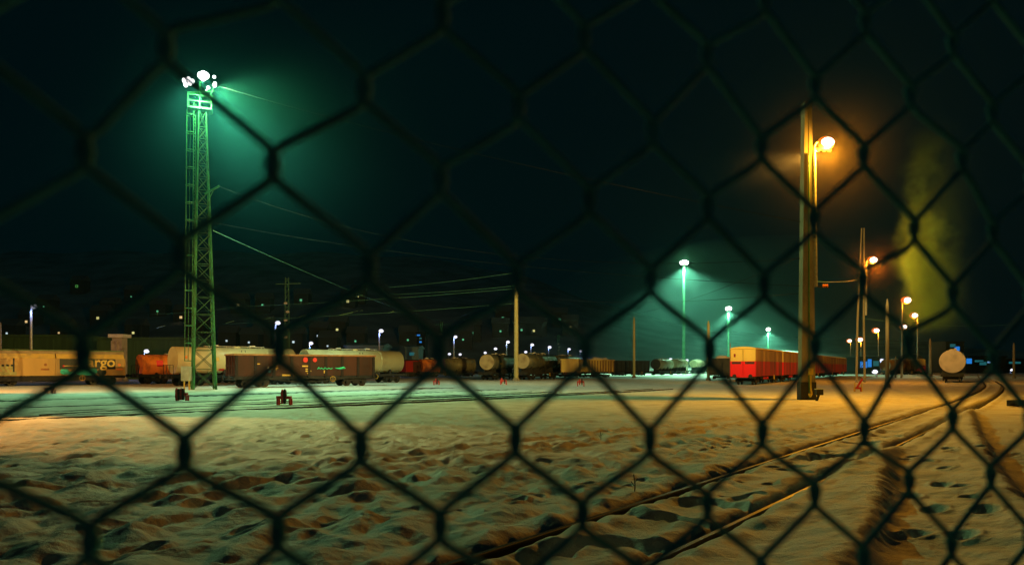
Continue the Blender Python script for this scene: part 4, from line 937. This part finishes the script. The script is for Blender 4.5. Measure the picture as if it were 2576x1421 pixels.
# houses on the hill, each with its lit window; some windows stand in for insulator glints
HOUSES = [(193, 720, 6.5, 'L_wind', 'dark hillside house with one green ringed window, highest above the cream wagon'), (246, 800, 6, 'L_winy', 'dark hillside house with a yellow window midway to the tower'), (110, 771, 3, 'L_wing', 'dark hillside house with a tiny green window by the left street lamp'), (66, 809, 5.5, 'L_wino', 'dark hillside house with an orange window left of the left street lamp'), (148, 837, 4, 'L_wino', 'dark hillside house with a low orange window above the cream wagon'), (17, 838, 4, 'L_winw', 'dark hillside house with a white window nearest the left edge'), (335, 837, 5.5, 'L_winy', 'dark hillside house with a pale window above the orange tank'), (330, 746, 3, 'L_wing', 'dark hillside house with a small teal window high left of the tower'), (270, 780, 3.5, 'L_wing', 'dark hillside house with a teal window up right of the yellow one'), (396, 783, 4, 'L_wing', 'dark hillside house with two stacked teal lights left of the tower'), (455, 798, 6, 'L_wino', 'dark hillside house with an orange window just left of the tower'), (490, 831, 5, 'L_winy', 'dark hillside house with a yellow window seen through the tower'), (598, 768, 6, 'L_winy', 'dark hillside house with a yellow window right of the tower'), (661, 829, 5, 'L_winy', 'dark hillside house with a yellow window left of the lattice pylon street lamp'), (570, 857, 4, 'L_winw', 'dark hillside house with a white window low right of the tower'), (626, 861, 4, 'L_winw', 'dark hillside house with a white window above the open wagon left end'), (658, 846, 3, 'L_wing', 'dark hillside house with a tiny teal window under a yellow one'), (738, 860, 5, 'L_winw', 'dark hillside house with a white window right of the lattice pylon'), (800, 845, 5, 'L_winw', 'dark hillside house with a white window above the white tanks gap'), (848, 829, 5.5, 'L_winy', 'dark hillside house with a yellow window above the second white tank'), (875, 758, 6, 'L_winy', 'dark hillside house with a yellow window highest in the middle'), (824, 870, 3.5, 'L_winw', 'dark hillside house with a tiny white window just over the white tanks'), (894, 858, 4, 'L_wing', 'dark hillside house with a green window left of the pale roof'), (660, 767, 4, 'L_wing', 'dark hillside house with a green window left of the pylon top'), (757, 755, 5, 'L_wing', 'dark hillside house with a green window right of the pylon top'), (900, 745, 5, 'L_winy', 'dark hillside house with a lime window beside the highest middle one'), (1026, 855, 4, 'L_wing', 'dark hillside house with a green window above the small blue warehouse'), (1188, 837, 4.5, 'L_wing', 'dark hillside house with a green window right of the far pylon'), (1165, 854, 4, 'L_wing', 'dark hillside house with a green window beside the street lamp by the orange tank'), (1265, 800, 5, 'L_wing', 'dark hillside house with a green window left of the bare pole'), (1259, 833, 4, 'L_wing', 'dark hillside house with a teal window low left of the bare pole'), (1343, 832, 5, 'L_winy', 'dark hillside house with a lime window right of the bare pole'), (1312, 830, 4.5, 'L_wing', 'dark hillside house with a green window touching the bare pole'), (1355, 829, 3.5, 'L_winy', 'dark hillside house with a yellow window farther right of the bare pole'), (1408, 804, 6, 'L_wing', 'dark hillside house with a green window above the right far pylon'), (1435, 823, 4.5, 'L_winy', 'dark hillside house with a lime window upper right of that pylon')]
def house_meshes():
    w_ = MB().box((0, 4, 0), (9, 8, 9)).mesh('wall', M['housewall'])
    r = MB().prism_x([(-.5, 4.51), (8.5, 4.51), (4, 8.0)], -5, 5).mesh('roof', M['houseroof']); return w_, r
HW, HR = house_meshes()
WMESH = {}
for (x, y, s, m, lb) in HOUSES:
    # distance where the slope has the height seen in the picture
    best = None
    for d in np.linspace(335, 600, 400):
        p = at(x, y, d); e = abs(hillz(p.x, d) + 4.0 - p.z)
        if best is None or e < best[0]: best = (e, d)
    d = best[1]; p = at(x, y, d)
    t = thing('hillside_house', lb, 'house', (p.x, p.y, p.z - .4), 0, 'dark houses with lit windows on the hillside')
    link('wall', HW, t); link('roof', HR, t)
    ww = s / F * d * 1.0
    o = MB().box((0, -.06, .4), (ww, .12, ww)).build('window', M[m], t)
    if m == 'L_wind': MB().box((0, -.13, .4), (ww * .5, .03, ww * .5)).build('dark_pane', M['housewall'], o)
    else:
        fr = MB(); fr.box((0, -.135, .4), (.06, .03, ww)); fr.build('window_frame', M['housewall'], o)

# ------------------------------------------------------------------ steam plume
def plume():
    d = 92.0; b = MB(); rows = 24; n = 22; vs = []; x0 = at(2345, 850, d).x; z0 = at(0, 850, d).z; z1 = at(0, 290, d).z; slope = 1.0 / (z1 - z0)
    for i in range(rows + 1):
        k = i / rows; r = 5.4 + .4 * k
        for j in range(n): a = 2 * math.pi * j / n; vs.append((x0 + slope * k * (z1 - z0) + r * math.cos(a), d + r * math.sin(a), z0 + (z1 - z0) * k))
    fs = [(i * n + j, i * n + (j + 1) % n, (i + 1) * n + (j + 1) % n, (i + 1) * n + j) for i in range(rows) for j in range(n)]
    fs += [tuple(range(n - 1, -1, -1)), tuple(rows * n + j for j in range(n))]
    b.add(vs, fs)
    m = bpy.data.materials.new('steam'); m.use_nodes = True; nt = m.node_tree; nt.nodes.clear(); L = nt.links.new
    def math_(op, a, b_=None):
        nd = nt.nodes.new('ShaderNodeMath'); nd.operation = op
        for k, q_ in enumerate((a, b_)):
            if q_ is None: continue
            if isinstance(q_, (int, float)): nd.inputs[k].default_value = q_
            else: L(q_, nd.inputs[k])
        return nd.outputs[0]
    def ramp(v_, a0, a1, b0=0.0, b1=1.0):
        nd = nt.nodes.new('ShaderNodeMapRange'); nd.interpolation_type = 'SMOOTHSTEP'
        for k, q_ in enumerate((a0, a1, b0, b1)): nd.inputs[k + 1].default_value = q_
        L(v_, nd.inputs[0]); return nd.outputs[0]
    o = nt.nodes.new('ShaderNodeOutputMaterial'); v = nt.nodes.new('ShaderNodeVolumePrincipled'); L(v.outputs[0], o.inputs['Volume'])
    v.inputs['Color'].default_value = (.46, 1, .34, 1); v.inputs['Anisotropy'].default_value = 0
    tc = nt.nodes.new('ShaderNodeTexCoord'); nz = nt.nodes.new('ShaderNodeTexNoise'); nz.inputs['Scale'].default_value = .15; nz.inputs['Detail'].default_value = 5; nz.inputs['Roughness'].default_value = .6
    L(tc.outputs['Object'], nz.inputs['Vector'])
    sp = nt.nodes.new('ShaderNodeSeparateXYZ'); L(tc.outputs['Object'], sp.inputs[0])
    zz = math_('SUBTRACT', sp.outputs[2], z0); xc = math_('ADD', math_('MULTIPLY', zz, slope), x0)
    wob = math_('MULTIPLY', math_('SUBTRACT', nz.outputs['Fac'], .5), 8.0)
    u = math_('ADD', math_('SUBTRACT', sp.outputs[0], xc), wob)
    y_ = math_('ABSOLUTE', math_('SUBTRACT', sp.outputs[1], d))
    den = math_('MULTIPLY', ramp(u, -3.3, -.9), ramp(u, 3.4, -1.8)); den = math_('MULTIPLY', den, ramp(y_, 4.6, 1.2))
    den = math_('MULTIPLY', den, ramp(zz, z1 - z0, (z1 - z0) * .45)); den = math_('MULTIPLY', den, ramp(zz, 0, 3.5))
    den = math_('MULTIPLY', den, ramp(nz.outputs['Fac'], .43, .58, .06, 1.0)); den = math_('MULTIPLY', den, PLUME)
    L(den, v.inputs['Density'])
    ob = b.build('steam_plume', m); tag(ob, 'tall yellow green steam plume rising beside the orange yard lamps', 'steam plume', None, 'stuff')
PLUME = .5
plume()

# ------------------------------------------------------------------ haze
hz_ = MB().box((60, 290, 49), (1560, 840, 102)).build('haze', None)
m = bpy.data.materials.new('night_haze'); m.use_nodes = True; nt = m.node_tree; nt.nodes.clear()
o = nt.nodes.new('ShaderNodeOutputMaterial'); v = nt.nodes.new('ShaderNodeVolumePrincipled'); nt.links.new(v.outputs[0], o.inputs['Volume'])
v.inputs['Color'].default_value = (.35, 1.0, 1.0, 1); v.inputs['Density'].default_value = .00009; v.inputs['Anisotropy'].default_value = 0.72
hz_.data.materials.append(m); tag(hz_, 'thin night haze glowing around the floodlights', 'haze', None, 'stuff')

def mist(label, c, rad, dens, tint=(.85, 1, .95), soft=False):  # extra mist volume added to make a lamp's glow
    o_ = MB().ball((0, 0, 0), 1, rad[0], rad[1], rad[2], 24, 14).build('glow_mist', None, None, c)
    m = bpy.data.materials.new('added_glow_mist'); m.use_nodes = True; nt = m.node_tree; nt.nodes.clear()
    a = nt.nodes.new('ShaderNodeOutputMaterial'); v = nt.nodes.new('ShaderNodeVolumePrincipled'); nt.links.new(v.outputs[0], a.inputs['Volume'])
    v.inputs['Color'].default_value = tint + (1,); v.inputs['Density'].default_value = dens; v.inputs['Anisotropy'].default_value = .45
    if soft:                                   # thins out towards its rim
        tc = nt.nodes.new('ShaderNodeTexCoord'); mp = nt.nodes.new('ShaderNodeMapping'); mp.inputs['Scale'].default_value = tuple(1 / q_ for q_ in rad)
        gr = nt.nodes.new('ShaderNodeTexGradient'); gr.gradient_type = 'QUADRATIC_SPHERE'
        nt.links.new(tc.outputs['Object'], mp.inputs[0]); nt.links.new(mp.outputs[0], gr.inputs[0])
        mu = nt.nodes.new('ShaderNodeMath'); mu.operation = 'MULTIPLY'; mu.inputs[1].default_value = dens
        nt.links.new(gr.outputs['Fac'], mu.inputs[0]); nt.links.new(mu.outputs[0], v.inputs['Density'])
    o_.data.materials.append(m); tag(o_, label, 'mist', None, 'stuff')
mist('mist added as the glow under the lights of the lattice tower', (-22, 63, 22), (17, 14, 14), .0036, (.14, .86, 1.0), True)
mist('green mist added as the halo round the far floodlight masts', (78, 345, 16), (80, 190, 34), .0009, (.45, 1, .9))
mist('orange tinted mist added as the halo of the big lamp on the concrete mast', (19.5, 46.5, 15), (7, 7, 7), .004, (1, .7, .4), True)

for lb_, p_ in (('orange tinted mist added as the halo of the steel mast lamp', at(2193, 655, 98)), ('orange tinted mist added as the halo of the highest small yard lamp', at(2280, 755, 154)), ('orange tinted mist added as the halo of the second small yard lamp', at(2299, 793, 197))):
    mist(lb_, tuple(p_), (6, 6, 6), .006, (1, .6, .3), True)

# ------------------------------------------------------------------ chain link fence close to the lens
FT = thing('chain_link_fence', 'dark chain link fence close in front of the camera', 'fence')
W_ = .08; RH = .0428; Z0 = .329; U = Vector((.930, .367, 0)); N = Vector((-.367, .930, 0))
O = Vector((-.1456, Z0, 0)); zA = H - .0341 - .003
def fence_pt(s, z, dep): return O + U * s + N * dep + Vector((0, 0, z))
rw = np.random.RandomState(3)
RW = .0023; allv = []; allf = []; NS = 6
k0, k1 = -30, 66                         # half columns
j0 = int((.06 - zA) / RH); j1 = int((2.35 - zA) / RH)
jit = {(0, 4): (-.008, .007)}
for j_, c_, ps_ in ((0, 0, ((465, 1137), (908, 1128), (1297, 1110), (1635, 1113), (1918, 1095), (2175, 1088), (2397, 1060))), (-1, -1, ((228, 1360), (700, 1340), (1108, 1325), (1466, 1298), (1780, 1275), (2050, 1248), (2287, 1218), (2493, 1203))),
                    (1, -1, ((210, 885), (703, 875), (1105, 885), (1472, 888), (1785, 890), (2050, 880), (2285, 868))), (2, 4, ((1300, 700), (1636, 708), (1922, 722), (2170, 715))), (3, 1, ((686, 415),)), (3, 11, ((2300, 585),)), (4, 12, ((2420, 408),))):
    for n_, (px_, py_) in enumerate(ps_):          # the real fence's knots sit a little off the even lattice
        k_ = (px_ - CX) / F; s_ = (k_ * O.y - O.x) / (U.x - k_ * U.y); d_ = O.y + U.y * s_; cc_ = c_ + 2 * n_
        jit[(cc_, j_)] = (s_ - cc_ * W_ / 2, H - (py_ - HY) / F * d_ - (zA + j_ * RH))
def knot(c, j):                          # column c (half steps), row j
    if (c, j) not in jit: jit[(c, j)] = (rw.normal(0, .0012), rw.normal(0, .0016))
    return jit[(c, j)]
for c in range(k0, k1):                  # one zigzag wire lives between columns c and c+1
    pts = []
    for j in range(j0, j1 + 1):
        cc = c if (j + c) % 2 == 0 else c + 1          # turning column at this row
        dx, dz = knot(cc, j); s = cc * W_ / 2 + dx; z = zA + j * RH + dz
        side = 1 if cc == c + 1 else -1                 # right or left bend
        near = .0016 if side > 0 else -.0016
        hk = side * .0018
        pts += [(s - side * .0052, z - .0105, near), (s + hk * .6, z - .0052, near), (s + hk, z, 0), (s + hk * .6, z + .0052, -near), (s - side * .0052, z + .0105, -near)]
    P = np.array([list(fence_pt(*q_)) for q_ in pts]); n = len(P)
    Tn = np.gradient(P, axis=0); Tn /= np.linalg.norm(Tn, axis=1)[:, None]
    ref = np.array(N); A = np.cross(Tn, ref); A /= np.linalg.norm(A, axis=1)[:, None]; B = np.cross(A, Tn)
    ang = np.arange(NS) * 2 * np.pi / NS
    V = P[:, None, :] + RW * (A[:, None, :] * np.cos(ang)[None, :, None] + B[:, None, :] * np.sin(ang)[None, :, None])
    base = sum(len(a) for a in allv); allv.append(V.reshape(-1, 3))
    ii, jj = np.meshgrid(np.arange(n - 1), np.arange(NS), indexing='ij'); jn = (jj + 1) % NS
    allf.append(np.stack([ii * NS + jj, ii * NS + jn, (ii + 1) * NS + jn, (ii + 1) * NS + jj], -1).reshape(-1, 4) + base)
V = np.concatenate(allv); Q = np.concatenate(allf)
me = bpy.data.meshes.new('wire_mesh'); me.vertices.add(len(V)); me.vertices.foreach_set('co', V.astype(np.float32).ravel())
me.loops.add(Q.size); me.loops.foreach_set('vertex_index', Q.ravel().astype(np.int32)); me.polygons.add(len(Q))
me.polygons.foreach_set('loop_start', np.arange(0, Q.size, 4, dtype=np.int32)); me.polygons.foreach_set('use_smooth', np.ones(len(Q), bool)); me.update(calc_edges=True)
me.materials.append(M['wire']); link('wire_mesh', me, FT)
for s in (-1.15, 1.75):
    a = fence_pt(s, 0, .03); MB().tube((a.x, a.y, -.3), (a.x, a.y, 2.45), .024, .024, 12).build('fence_post', M['stone'], FT, smooth=True)
a = fence_pt(-1.2, 2.38, .006); b = fence_pt(2.64, 2.38, .006); MB().tube(a, b, .004).build('tension_wire', M['stone'], FT)
